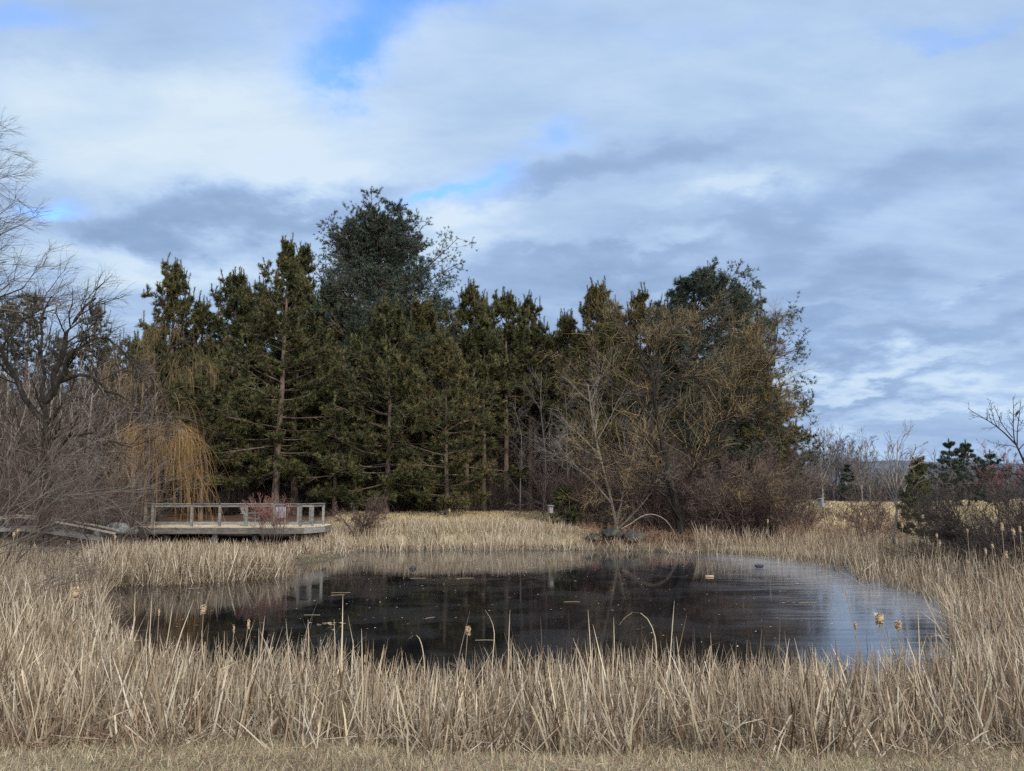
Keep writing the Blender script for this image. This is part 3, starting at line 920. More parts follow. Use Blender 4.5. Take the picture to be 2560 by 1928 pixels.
M['bark_stem'] = mat_noise('shrub_bark', [(0.3, (0.07, 0.058, 0.048)), (0.7, (0.17, 0.145, 0.125))], (1, 1, 0.3), 7, 0.85)
M['twig_black'] = mat_rnd('black_twig', [(0, (0.018, 0.013, 0.012)), (0.6, (0.045, 0.034, 0.03)), (1, (0.09, 0.07, 0.062))], 0.8, 0.5, 0.3)
M['twig_dim'] = mat_rnd('dim_twig', [(0, (0.03, 0.022, 0.018)), (0.6, (0.066, 0.050, 0.042)), (1, (0.12, 0.097, 0.083))], 0.8, 0.5, 0.3)
M['twig_rust'] = mat_rnd('rusty_twig', [(0, (0.06, 0.042, 0.028)), (0.6, (0.13, 0.09, 0.045)), (1, (0.21, 0.14, 0.06))], 0.7, 0.5, 0.4)
# golden willow on the right bank, wind-swept to the right
rng = np.random.default_rng(77)
WY = 39.5
wb = np.array([at(1702, 1345, WY)[0], WY, 0])
zz = gz_(wb[0], WY)


def lp(pts, Y0, Y1, base):
    """limb drawn through photo positions, depths going from Y0 to Y1, relative to the tree's base"""
    n = len(pts)
    o = np.array([at(px, py, Y0 + (Y1 - Y0) * k / (n - 1)) for k, (px, py) in enumerate(pts)])
    return o - base


WB = np.array([wb[0], WY, zz])
limbs = [([(1702, 1350), (1692, 1260), (1672, 1160), (1650, 1080), (1640, 980), (1625, 900)], 39.5, 39.5, 0.20),
         ([(1700, 1330), (1715, 1240), (1760, 1170), (1790, 1110), (1830, 1040), (1870, 960)], 39.5, 38.6, 0.16),
         ([(1670, 1160), (1640, 1110), (1600, 1040), (1560, 990), (1510, 930), (1450, 900)], 39.5, 40.5, 0.10),
         ([(1645, 1010), (1680, 960), (1735, 890), (1750, 830), (1760, 790)], 39.5, 38.5, 0.09),
         ([(1636, 960), (1600, 890), (1580, 840), (1550, 790)], 39.5, 40.0, 0.08),
         ([(1740, 980), (1790, 935), (1850, 920), (1900, 870), (1930, 830)], 39.0, 38.5, 0.08),
         ([(1830, 1040), (1890, 970), (1935, 890), (1945, 820)], 38.6, 38.0, 0.05),
         ([(1790, 1110), (1860, 1050), (1920, 1020), (1960, 980)], 38.8, 38.0, 0.05),
         ([(1690, 1200), (1620, 1180), (1560, 1160), (1480, 1150), (1420, 1120)], 39.5, 38.6, 0.07),
         ([(1720, 1230), (1780, 1170), (1850, 1190), (1900, 1210)], 39.5, 38.3, 0.07),
         ([(1640, 1000), (1645, 900), (1660, 830), (1680, 790)], 39.5, 40, 0.07),
         ([(1700, 1300), (1660, 1230), (1600, 1190), (1560, 1240), (1540, 1290)], 39.3, 38.0, 0.05)]
stems = []
for pts, y0, y1, r0 in limbs:
    P, L, r = poly(lp(pts, y0, y1, WB), 9, r0)
    P[0, 1:-1] += rng.normal(size=(7, 3)) * 0.05
    stems.append((P, L, r))
wind = (0.10, 0, -0.02)
wd, tg = bare(stems, [dict(n=11, t=(0.25, 1), ang=(25, 60), ratio=0.42, K=6, curl=0.16, trop=(0.02, 0, 0.05), rr=0.42),
                      dict(n=11, t=(0.2, 1), ang=(20, 55), ratio=0.55, K=5, curl=0.18, trop=(0.03, 0, 0.02), rr=0.5, rmin=0.007),
                      dict(n=8, t=(0.1, 1), ang=(20, 65), ratio=0.9, K=6, curl=0.13, trop=(0.05, 0, 0.03), rmin=0.004)], rng)
e = finish_tree('willow_tree', 'golden-twigged willow leaning over the rocks on the far bank', 'willow tree', wb[0], WY, [('trunk', wd, M['bark_dark']), ('crown', tg, M['twig_olive'])])
# second, thinner grey willow left of it
rng = np.random.default_rng(78)
b2 = np.array([at(1545, 1330, 40.5)[0], 40.5, gz_(at(1545, 1330, 40.5)[0], 40.5)])
stems = [poly(lp(p_, 40.5, y1, b2), 8, r0) for p_, y1, r0 in [
    ([(1545, 1335), (1530, 1250), (1500, 1150), (1480, 1050), (1470, 960)], 40.5, 0.09),
    ([(1540, 1320), (1560, 1220), (1590, 1120), (1600, 1020)], 41, 0.07),
    ([(1530, 1260), (1480, 1200), (1420, 1150), (1390, 1100)], 40, 0.06),
    ([(1548, 1320), (1580, 1290), (1623, 1240), (1660, 1180)], 39.6, 0.05)]]
wd, tg = bare(stems, [dict(n=11, t=(0.2, 1), ang=(20, 55), ratio=0.5, K=6, curl=0.15, trop=(0, 0, 0.05), rr=0.5),
                      dict(n=9, t=(0.2, 1), ang=(20, 50), ratio=0.5, K=5, curl=0.16, rmin=0.006),
                      dict(n=10, t=(0.15, 1), ang=(20, 50), ratio=0.6, K=4, curl=0.16, rmin=0.005)], rng)
finish_tree('bare_tree', 'thin grey-twigged bare tree left of the golden willow trunk', 'bare tree', b2[0], b2[1], [('trunk', wd, M['bark_grey']), ('crown', tg, M['twig_grey'])])
# slender bare saplings in front of the trunks
for i, (px, top, lab) in enumerate([(1355, 930, 'slender bare sapling in front of the dark pine trunks'), (1300, 1010, 'shorter bare sapling nearer the foliage wall'), (1430, 985, 'bare sapling close behind the first nest box')]):
    rng = np.random.default_rng(90 + i)
    Y = 45 + i * 0.7
    x, H = spot(px, top, Y)
    st = [poly([(0, 0, -0.1), (rng.normal() * 0.15, 0, H * 0.4), (rng.normal() * 0.25, 0.1, H * 0.7), (rng.normal() * 0.3, 0, H)], 8, 0.05)]
    wd, tg = bare(st, [dict(n=26, t=(0.15, 1), ang=(35, 65), ratio=0.3, K=5, curl=0.12, trop=(0, 0, 0.06), rr=0.4, rmin=0.008),
                       dict(n=7, t=(0.2, 1), ang=(25, 50), ratio=0.45, K=4, curl=0.15, rmin=0.006), dict(n=4, t=(0.3, 1), ang=(25, 50), ratio=0.45, K=3, curl=0.15, rmin=0.005)], rng)
    finish_tree('sapling', lab, 'bare tree', x, Y, [('trunk', wd, M['bark_stem']), ('crown', tg, M['twig_dim'])], 'bare saplings before the wood')

# left: big bare willow with black limbs
rng = np.random.default_rng(101)
LY = 27.0
bx = at(120, 1300, LY)[0]
LB = np.array([bx, LY, gz_(bx, LY)])
limbs = [([(118, 1330), (112, 1180), (122, 1060), (112, 1000)], 27, 27, 0.20),
         ([(112, 1005), (150, 955), (172, 890), (215, 860), (262, 845)], 27, 26.5, 0.13),
         ([(112, 1005), (138, 960), (150, 900), (158, 840), (190, 790), (240, 745)], 27, 27.5, 0.12),
         ([(150, 955), (200, 930), (260, 960), (310, 1000), (340, 1020)], 27, 25.5, 0.07),
         ([(112, 1010), (105, 940), (112, 870), (100, 800), (130, 740)], 27, 28, 0.07),
         ([(118, 1060), (60, 1000), (30, 940), (5, 870), (15, 830), (60, 800), (100, 775)], 27, 27.6, 0.11),
         ([(262, 845), (300, 870), (330, 905), (350, 940)], 26.5, 26, 0.05),
         ([(118, 1100), (180, 1080), (260, 1090), (330, 1120)], 27, 25.5, 0.06)]
stems = []
for pts, y0, y1, r0 in limbs:
    P, L, r = poly(lp(pts, y0, y1, LB), 9, r0)
    P[0, 1:-1] += rng.normal(size=(7, 3)) * 0.04
    stems.append((P, L, r))
wd, tg = bare(stems, [dict(n=11, t=(0.3, 1), ang=(25, 60), ratio=0.5, K=6, curl=0.17, trop=(0.04, 0, 0.06), rr=0.4, rmin=0.012),
                      dict(n=8, t=(0.2, 1), ang=(20, 50), ratio=0.55, K=5, curl=0.15, trop=(0.05, 0, 0.03), rr=0.45, rmin=0.006),
                      dict(n=7, t=(0.15, 1), ang=(15, 45), ratio=0.75, K=6, curl=0.10, trop=(0.10, 0, -0.03), rmin=0.0033)], rng)
finish_tree('willow_tree', 'bare willow with crooked black limbs and fine wind-swept twigs above the footbridge', 'willow tree', LB[0], LB[1], [('trunk', wd, M['bark_dark']), ('crown', tg, M['twig_grey'])])
# a taller one whose trunk stands outside the frame
rng = np.random.default_rng(102)
Y = 24.0
bx = at(-260, 1300, Y)[0]
LB2 = np.array([bx, Y, gz_(bx, Y)])
stems = [poly(lp(p_, y0, y1, LB2), 9, r0) for p_, y0, y1, r0 in [
    ([(-260, 1330), (-250, 1100), (-240, 850), (-220, 600), (-200, 420)], 24, 24, 0.22),
    ([(-250, 900), (-180, 760), (-110, 680), (15, 655)], 24, 23.5, 0.05),
    ([(-240, 740), (-170, 620), (-100, 560), (5, 545)], 24, 24, 0.045),
    ([(-230, 620), (-170, 500), (-110, 440), (0, 450)], 24, 24, 0.04),
    ([(-210, 500), (-170, 400), (-120, 340), (-30, 350)], 24, 24, 0.03),
    ([(-250, 980), (-170, 860), (-100, 780), (60, 720)], 24, 23.4, 0.05)]]
wd, tg = bare(stems, [dict(n=11, t=(0.3, 1), ang=(20, 50), ratio=0.5, K=6, curl=0.13, trop=(0.06, 0, 0.05), rr=0.4, rmin=0.007),
                      dict(n=8, t=(0.2, 1), ang=(18, 45), ratio=0.5, K=5, curl=0.13, trop=(0.07, 0, 0.0), rmin=0.005),
                      dict(n=8, t=(0.15, 1), ang=(15, 42), ratio=0.62, K=5, curl=0.10, trop=(0.14, 0, -0.06), rmin=0.003)], rng)
finish_tree('willow_tree', 'tall bare willow whose drooping twig ends reach into the sky at the picture edge', 'willow tree', LB2[0], LB2[1], [('trunk', wd, M['bark_dark']), ('crown', tg, M['twig_grey'])])


# weeping golden willow behind the deck
def weeping(label, pxs, Y, seed, nwhip, mat, wlen=2.2, arcs=None):
    rng = np.random.default_rng(seed)
    x0 = at(pxs[0], 1300, Y)[0]
    B = np.array([x0, Y, gz_(x0, Y)])
    stems = [poly(lp(p_, Y, Y + dy_, B), 8, r0) for p_, dy_, r0 in arcs]
    wood, tw = Geo(), Geo()
    P0 = np.concatenate([s_[0] for s_ in stems])
    L0 = np.concatenate([s_[1] for s_ in stems])
    r0 = np.concatenate([s_[2] for s_ in stems])
    tubes(wood, P0, trad(r0, 8, 0.3), 6)
    P1, L1, r1 = grow(P0, L0, r0, 9, rng, (0.45, 1), (20, 60), 0.2, 0.4, 0.15, (0, 0, 0.05), 5, rmin=0.008)
    tubes(wood, P1, trad(r1, 5), 3)
    P2, L2, r2 = grow(P1, L1, r1, nwhip, rng, (0.2, 1), (15, 45), wlen, 0.5, 0.06, (0.0, 0, -0.95), 9, rmin=0.0055, lvar=0.5)
    P2[..., 2] = np.maximum(P2[..., 2], 0.2)
    ribbons(tw, P2, trad(r2 * 2, 9, 0.6), rng, rng.uniform(0, 1, len(P2)))
    P3, L3, r3 = grow(P2, L2, r2, 3, rng, (0.1, 0.8), (10, 40), 0.4, 0.8, 0.07, (0, 0, -0.3), 6, rmin=0.0045)
    P3[..., 2] = np.maximum(P3[..., 2], 0.15)
    ribbons(tw, P3, trad(r3 * 2, 6, 0.6), rng, rng.uniform(0, 1, len(P3)))
    return finish_tree('weeping_willow', label, 'willow tree', x0, Y, [('trunk', wood, M['bark_dark']), ('crown', tw, M[mat])])


weeping('small weeping willow with orange-gold hanging twigs beside the deck', (395,), 36.8, 111, 11, 'twig_gold', wlen=8.5,
        arcs=[([(395, 1330), (392, 1250), (396, 1160), (400, 1090), (420, 1070)], 0, 0.08), ([(396, 1170), (375, 1110), (355, 1080), (345, 1085)], -0.5, 0.04),
              ([(396, 1160), (420, 1100), (440, 1080), (452, 1092)], -0.6, 0.04), ([(396, 1200), (400, 1120), (380, 1070), (360, 1070)], 0.6, 0.04), ([(396, 1150), (410, 1090), (440, 1065), (460, 1080)], 0.3, 0.04)])
weeping('brownish weeping willow trailing over the pine above the golden one', (350,), 40, 112, 9, 'twig_rust',
        arcs=[([(350, 1330), (352, 1150), (370, 1000), (400, 880), (440, 830), (480, 840)], 0, 0.13), ([(360, 1080), (340, 960), (330, 900), (350, 870)], -1, 0.07),
              ([(370, 1000), (440, 920), (480, 900), (510, 930)], -0.8, 0.06), ([(365, 1020), (320, 930), (290, 900), (270, 920)], 0, 0.06), ([(400, 880), (420, 830), (400, 810), (380, 830)], 0.5, 0.04)])

# shrubs (label, px, depth ...)
long_lv = [dict(n=8, t=(0.2, 1), ang=(15, 42), ratio=0.55, K=6, curl=0.12, trop=(0.03, 0, 0.02)), dict(n=8, t=(0.2, 1), ang=(18, 45), ratio=0.5, K=5, curl=0.15, rmin=0.004), dict(n=4, t=(0.2, 1), ang=(20, 50), ratio=0.5, K=4, curl=0.15, rmin=0.0032)]
shrub('large_shrub', 'tall purplish bare shrub arching over the footbridge from the picture edge', 0, 23.0, 201, 11, (2.2, 4.0), (5, 60), ('twig_grey', 'twig_purple'), 0.035, long_lv, x=at(10, 1240, 23)[0])
shrub('large_shrub', 'purplish bare shrub between the black-limbed willow and the deck', 255, 30.0, 202, 20, (2.2, 4.2), (8, 62), ('twig_grey', 'twig_purple'), 0.032, long_lv)
shrub('large_shrub', 'twiggy grey shrub under the black-limbed willow, behind the footbridge', 120, 33.0, 203, 20, (3.0, 5.0), (8, 60), ('twig_grey', 'twig_dim'), 0.035, long_lv)
shrub('large_shrub', 'dim grey-brown shrub at the edge of the picture behind the footbridge', 15, 35.0, 204, 20, (3.5, 5.5), (8, 60), ('twig_grey', 'twig_dim'), 0.035, long_lv)
shrub('low_shrub', 'low dark tangled shrub with horizontal twigs in front of the footbridge', 0, 16.5, 205, 9, (1.0, 2.0), (45, 85), ('twig_brown', 'twig_grey'), 0.022, long_lv, x=at(-40, 1300, 16.5)[0], trop=(0, 0, 0.0))
rng = np.random.default_rng(215)
AY = 19.5
ax0 = at(-70, 1340, AY)[0]
AB = np.array([ax0, AY, gz_(ax0, AY)])
stems = [poly(lp(p_, AY, y1, AB), 8, 0.017) for p_, y1 in [
    ([(-70, 1390), (60, 1210), (180, 1110), (290, 1060)], 20), ([(-70, 1390), (100, 1230), (220, 1180), (345, 1150)], 19), ([(-70, 1390), (80, 1290), (220, 1240), (370, 1225)], 18.5),
    ([(-70, 1390), (100, 1310), (200, 1265), (310, 1250)], 19), ([(-70, 1390), (40, 1240), (130, 1150), (230, 1110)], 18.8), ([(-70, 1400), (60, 1370), (140, 1362), (200, 1400)], 18.2)]]
for P_, _, _ in stems: P_[0, 1:] += np.cumsum(rng.normal(size=(7, 3)) * 0.07, 0)
wd, tg = bare(stems, [dict(n=11, t=(0.2, 1), ang=(15, 50), ratio=0.42, K=6, curl=0.17, trop=(0.03, 0, 0.03), rr=0.55, rmin=0.006), dict(n=7, t=(0.2, 1), ang=(15, 45), ratio=0.5, K=5, curl=0.13, rmin=0.004), dict(n=4, t=(0.2, 1), ang=(20, 50), ratio=0.5, K=4, curl=0.13, rmin=0.003)], rng)
finish_tree('arching_shrub', 'shrub of long pale-grey arching stems reaching right from the picture edge above the footbridge', 'shrub', AB[0], AB[1], [('stem', wd, M['bark_stem']), ('crown', tg, M['twig_purple'])], 'bare shrubs round the pond')
shrub('round_shrub', 'small round multi-stemmed shrub just right of the deck', 900, 38.5, 206, 13, (1.0, 1.9), (15, 60), ('twig_brown', 'twig_purple'), 0.028, wmin=0.007, foot=0.25)
shrub('red_shrub', 'red-twigged shrub standing in front of the deck railing', 684, 33.2, 207, 15, (1.4, 2.2), (4, 20), ('twig_brown', 'twig_red'), 0.016, foot=0.35, wmin=0.006,
      lv=[dict(n=6, t=(0.5, 1), ang=(12, 32), ratio=0.4, K=5, curl=0.1, trop=(0, 0, 0.05)), dict(n=6, t=(0.2, 1), ang=(15, 40), ratio=0.5, K=4, curl=0.12, rmin=0.006), dict(n=3, t=(0.2, 1), ang=(15, 40), ratio=0.5, K=3, rmin=0.0055)])
under = [(1400, 44.0, 2.4, 'grey shrub to the left of the small cedar'), (1480, 43.0, 3.0, 'brown shrub behind the rock ledge'), (1570, 42.5, 3.0, 'dense twiggy shrub left of the willow trunk, over the rocks'),
         (1650, 42, 2.8, 'dense brown shrub directly behind the willow trunk'), (1770, 41.5, 3.2, 'dense dark shrub right of the willow trunk'), (1850, 41.0, 3.1, 'reddish brown shrub under the great pine boughs'),
         (1925, 40.5, 2.8, 'wide brown shrub near the leaning nest box'), (1985, 40.0, 2.1, 'low spreading shrub beside the leaning nest box'), (1720, 44, 3.6, 'taller grey shrub deep behind the willow trunk'),
         (1830, 44, 3.8, 'taller brown shrub behind the reddish one'), (1600, 45, 3.8, 'tall twiggy shrub at the back behind the rocks')]
for i, (px, Y, H, lab) in enumerate(under):
    shrub('thicket_shrub', lab, px, Y - (1.2 if i % 2 else 0), 220 + i, 20, (H * 0.75, H * 1.35), (6, 58), ('twig_brown', 'twig_brown' if i % 3 else 'twig_purple'), 0.032, wmin=0.0062, group='shrubs of the far thicket', foot=0.6)
shrub('slim_shrub', 'reddish upright shrub left of the young bare tree', 2160, 34.0, 240, 14, (1.4, 2.5), (6, 34), ('twig_brown', 'twig_brown'), 0.02, wmin=0.0055, foot=0.5)
shrub('arching_shrub', 'big dark arching thicket right of the small cedar', 2520, 25.0, 241, 80, (1.6, 2.7), (25, 80), ('twig_black', 'twig_black'), 0.03, long_lv, foot=1.2, trop=(0, 0, -0.02))
shrub('arching_shrub', 'dark arching thicket at the picture edge under the bird tree', 2610, 22.0, 242, 56, (1.7, 3.0), (25, 78), ('twig_black', 'twig_black'), 0.03, long_lv, foot=1.0, trop=(0, 0, -0.02))

# young bare tree on the right
rng = np.random.default_rng(250)
Y = 31.0
x, H = spot(2243, 1098, Y)
B = np.array([x, Y, gz_(x, Y)])
stems = [poly(lp([(2235, 1360), (2243, 1280), (2240, 1200), (2245, 1100)], Y, Y, B), 9, 0.055),
         poly(lp([(2243, 1240), (2225, 1170), (2218, 1110)], Y, Y - 0.3, B), 6, 0.025), poly(lp([(2243, 1230), (2268, 1170), (2290, 1120)], Y, Y + 0.3, B), 6, 0.025),
         poly(lp([(2240, 1260), (2215, 1200), (2203, 1170)], Y, Y + 0.5, B), 6, 0.02)]
wd, tg = bare(stems, [dict(n=10, t=(0.3, 1), ang=(22, 45), ratio=0.34, K=5, curl=0.08, trop=(0, 0, 0.08), rr=0.5, rmin=0.011), dict(n=5, t=(0.3, 1), ang=(20, 42), ratio=0.55, K=4, curl=0.1, rmin=0.0085), dict(n=2, t=(0.3, 1), ang=(20, 42), ratio=0.5, K=3, rmin=0.005)], rng)
finish_tree('young_tree', 'young bare tree with upswept branches standing alone before the field', 'bare tree', x, Y, [('trunk', wd, M['bark_grey']), ('crown', tg, M['twig_brown'])])

# bird tree
rng = np.random.default_rng(251)
Y = 24.0
bx = at(2640, 1300, Y)[0]
B = np.array([bx, Y, gz_(bx, Y)])
stems = [poly(lp(p_, Y, y1, B), 8, r0) for p_, y1, r0 in [
    ([(2640, 1420), (2610, 1300), (2575, 1190), (2550, 1130), (2535, 1100)], 24, 0.07),
    ([(2540, 1112), (2515, 1085), (2490, 1065), (2462, 1045), (2438, 1036), (2420, 1021)], 23.8, 0.024),
    ([(2536, 1102), (2532, 1060), (2535, 1030), (2532, 996)], 24, 0.018),
    ([(2543, 1120), (2543, 1070), (2550, 1030), (2552, 998)], 24, 0.018),
    ([(2532, 1095), (2515, 1075), (2500, 1052), (2486, 1015)], 24.2, 0.015),
    ([(2496, 1070), (2485, 1055), (2480, 1030), (2476, 1000)], 23.9, 0.012),
    ([(2545, 1120), (2520, 1112), (2500, 1113), (2478, 1107)], 23.7, 0.010),
    ([(2560, 1150), (2580, 1080), (2600, 1020), (2620, 960)], 24.3, 0.03),
    ([(2580, 1200), (2540, 1180), (2500, 1190), (2460, 1180)], 23.6, 0.02)]]
wd, tg = bare(stems, [dict(n=9, t=(0.25, 1), ang=(25, 60), ratio=0.26, K=5, curl=0.14, trop=(0, 0, 0.06), rr=0.5, rmin=0.006), dict(n=4, t=(0.2, 1), ang=(25, 60), ratio=0.4, K=4, curl=0.15, rmin=0.004)], rng)
finish_tree('bare_tree', 'bare spiky tree leaning in from the picture edge with a bird on it', 'bare tree', B[0], B[1], [('trunk', wd, M['bark_dark']), ('crown', tg, M['twig_brown'])])
# red-budded tree behind it
rng = np.random.default_rng(252)
Y = 33.0
x, H = spot(2510, 1120, Y)
wd, tg = bare(stems_fan(7, (H * 0.6, H * 0.95), rng, 0.035, (5, 38)), [dict(n=8, t=(0.35, 1), ang=(20, 45), ratio=0.35, K=5, curl=0.1, trop=(0, 0, 0.08), rmin=0.008), dict(n=6, t=(0.3, 1), ang=(20, 45), ratio=0.45, K=4, rmin=0.007)], rng, 1)
bud = Geo()
Vt = np.concatenate(tg.v)
sel = Vt[rng.choice(len(Vt), 1000, replace=False)]
sel = sel[sel[:, 2] > H * 0.6]
tufts(bud, sel, rng.normal(size=sel.shape) + [0, 0, 1], rng, 4, 0.07, 0.03, (10, 60), 0.03)
finish_tree('red_budded_tree', 'slim tree with crimson buds behind the bird tree', 'bare tree', x, Y, [('trunk', wd, M['twig_brown']), ('crown', tg, M['twig_brown']), ('bud_cluster', bud, M['bud_red'])])


# cedars
def cedar(label, px, top, Y, R_, seed, name='cedar_tree', open_=0.0, mat='cedar', base=0.08):
    x, H = spot(px, top, Y)
    wd, lf = pine(seed, H, R_, base=base, kind='white', gap=0.16, nb=6, taperp=0.6, dead=False, top_up=1.2, needles=7, tl=0.12, tw=0.03, open_=open_)
    return finish_tree(name, label, 'evergreen tree', x, Y, [('trunk', wd, M['bark']), ('crown', lf, M[mat])], 'small evergreens round the pond')


cedar('small dark cedar beside the first nest box on the far meadow', 1415, 1215, 41.3, 0.75, 301, open_=0.35)
cedar('small olive cedar beside the young bare tree on the right', 2290, 1195, 30.5, 0.8, 302, open_=0.45)
cedar('spindly evergreen spire poking up behind the olive cedar', 2292, 1145, 34, 0.35, 303, base=0.45)
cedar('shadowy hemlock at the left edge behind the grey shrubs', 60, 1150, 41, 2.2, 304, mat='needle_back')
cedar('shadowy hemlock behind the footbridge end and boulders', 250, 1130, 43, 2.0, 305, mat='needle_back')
#@@FAR
# ------------------------------------------------------------------ far trees across the field
rng = np.random.default_rng(400)


def far_proto(seed, H, label):
    rng = np.random.default_rng(seed)
    st = [poly([(0, 0, -0.2), (0.1, 0, H * 0.3), (-0.1, 0.1, H * 0.65), (0, 0, H)], 8, 0.13)] + [poly([(0, 0, H * f), (math.cos(a) * H * 0.14, math.sin(a) * H * 0.14, H * (f + 0.3)), (math.cos(a) * H * 0.17, math.sin(a) * H * 0.17, H * (f + 0.55))], 6, 0.08) for f, a in ((0.2, 0.5), (0.25, 3.4), (0.32, 5.0), (0.36, 1.9))]
    wd, tg = bare(st, [dict(n=9, t=(0.25, 1), ang=(20, 42), ratio=0.32, K=4, curl=0.1, trop=(0, 0, 0.08), rr=0.4, rmin=0.03), dict(n=7, t=(0.2, 1), ang=(20, 45), ratio=0.5, K=4, curl=0.12, trop=(0, 0, 0.05), rmin=0.018), dict(n=5, t=(0.2, 1), ang=(20, 45), ratio=0.5, K=3, curl=0.12, rmin=0.014)], rng, 1, (5, 4, 3))
    return finish_tree('field_edge_tree', label, 'bare tree', *far0[seed], [('trunk', wd, M['bark_grey']), ('crown', tg, M['twig_far'])], 'bare trees at the far edge of the field')


M['twig_far'] = mat_rnd('far_twig', [(0, (0.035, 0.033, 0.038)), (0.6, (0.08, 0.071, 0.077)), (1, (0.14, 0.13, 0.135))], 0.8, 0.3, 0.3, 0.4)
far0 = {401: (at(2065, 1240, 125)[0], 125), 402: (at(2130, 1240, 122)[0], 122)}
f1 = far_proto(401, 9.5, 'bare tree at the far field edge, first right of the great pine')
f2 = far_proto(402, 8.6, 'round-headed bare tree at the far field edge above the nest box')
cp_ = []
places = ['above the leaning nest box', 'left of the distant dip', 'next to the distant dip', 'behind the slim reddish shrub', 'behind the young bare tree', 'below the pair of far pines', 'under the crimson-budded tree']
k = 0
for px in list(range(1985, 2250, 15)) + list(range(2215, 2700, 26)):
    Y = 120 + rng.uniform(-6, 14)
    hh = 1.0 if px < 2170 else (0.62 if px < 2260 else 0.72)
    s = hh * rng.uniform(0.75, 1.1)
    cp_.append((at(px + rng.uniform(-6, 6), 1240, Y)[0], Y, rng.uniform(0, 6.28), s, 'bare tree in the grey line at the far edge of the field'))
place_copies(f1, cp_[::2], 'bare trees at the far edge of the field')
place_copies(f2, cp_[1::2], 'bare trees at the far edge of the field')
# brush at the foot of that line and distant wooded ridge
g = Geo()
n = 8000
px = rng.uniform(1880, 2760, n)
Y = rng.uniform(118, 150, n)
x = (px - 1280) / F * Y * 1.012
z = height(x, Y)
H = rng.uniform(1.4, 5.0, n) * (0.55 + 0.45 * np.sin(px * 0.03) ** 2)
P = path(np.stack([x, Y, z - 0.1], -1), nrm(np.stack([rng.normal(size=n) * 0.45, rng.normal(size=n) * 0.4, np.ones(n)], -1)), H, 5, rng, 0.16)
tubes(g, P, trad(rng.uniform(0.03, 0.07, n), 5, 0.4), 3, rng.uniform(0, 1, n))
P2, L2, r2 = grow(P, H, np.full(n, 0.03), 5, rng, (0.2, 1), (20, 60), 0.45, 0.8, 0.15, (0, 0, 0.03), 4, rmin=0.02)
ribbons(g, P2, trad(r2 * 2.2, 4, 0.5), rng, rng.uniform(0, 1, len(P2)))
tag(g.obj('field_edge_undergrowth', M['twig_far']), 'grey brush under the far line of bare trees', 'undergrowth', kind='stuff')

g = Geo()
xs = np.linspace(-700, 1500, 240)
rows = []
for Y_, zf in ((620, 4), (660, 1.0), (760, 1.25), (1000, 1.4)):
    zt = 9 + (12 + 6 * np.sin(xs * 0.004 + 1) + 2.5 * np.sin(xs * 0.021) + 1.2 * np.sin(xs * 0.11) + rng.normal(size=len(xs)) * 0.9) * (0 if zf == 4 else zf)
    if zf == 4: zt = np.full(len(xs), 2.0)
    rows.append(np.stack([xs, np.full(len(xs), float(Y_)), zt], -1))
V = np.stack(rows)
idx = np.arange(V.shape[0] * V.shape[1]).reshape(V.shape[:2])
g.add(V.reshape(-1, 3), np.stack([idx[:-1, :-1], idx[:-1, 1:], idx[1:, 1:], idx[1:, :-1]], -1).reshape(-1, 4))
mh = mat_noise('hazed_ridge_woods', [(0.3, (0.05, 0.065, 0.09)), (0.7, (0.09, 0.11, 0.14))], (1, 1, 1), 0.08, 0.95)  # blue distance haze is mixed into the colour of the woods
tag(g.obj('hills', mh), kind='structure')

# far pair of white pines
for i, (px, top, Y, r_, lab) in enumerate([(2372, 1100, 78, 2.7, 'layered white pine across the field, left one of the far pair'), (2412, 1104, 80, 2.7, 'layered white pine across the field, joined to its twin on the right'), (2476, 1128, 80, 2.4, 'smaller dark pine across the field beside the crimson buds'), (2118, 1162, 118, 1.8, 'dark evergreen among the bare trees above the leaning nest box'), (1978, 1130, 100, 2.2, 'hazy evergreen behind the twigs right of the great white pine')]):
    x, H = spot(px, top, Y)
    wd, lf = pine(500 + i, H, r_, base=0.12, kind='white', taperp=0.95, gap=0.6, nb=6, top_up=0.55, needles=8, tl=0.22, tw=0.04, dead=False, dens=1.3)
    finish_tree('far_pine', lab, 'pine tree', x, Y, [('trunk', wd, M['bark']), ('crown', lf, M['needle_blue'])], 'evergreens across the field')
# far left evergreens behind the willow
for i, (px, top, Y, r_, lab) in enumerate([(80, 735, 58, 3.0, 'dark evergreen showing through the willow twigs above the footbridge'), (20, 770, 60, 3.0, 'dark evergreen behind the willow twigs at the picture edge'), (245, 775, 57, 2.8, 'evergreen with a ragged top behind the right side of the black-limbed willow'), (330, 860, 53, 2.6, 'evergreen between the black-limbed willow and the open-topped pine'), (150, 850, 62, 3.0, 'evergreen low in the gap of the willow limbs')]):
    x, H = spot(px, top, Y)
    wd, lf = pine(520 + i, H, r_, base=0.2, taperp=0.55, gap=0.5, dead=False)
    finish_tree('red_pine', lab, 'pine tree', x, Y, [('trunk', wd, M['bark']), ('crown', lf, M['needle_back'])], 'evergreens behind the big willow')
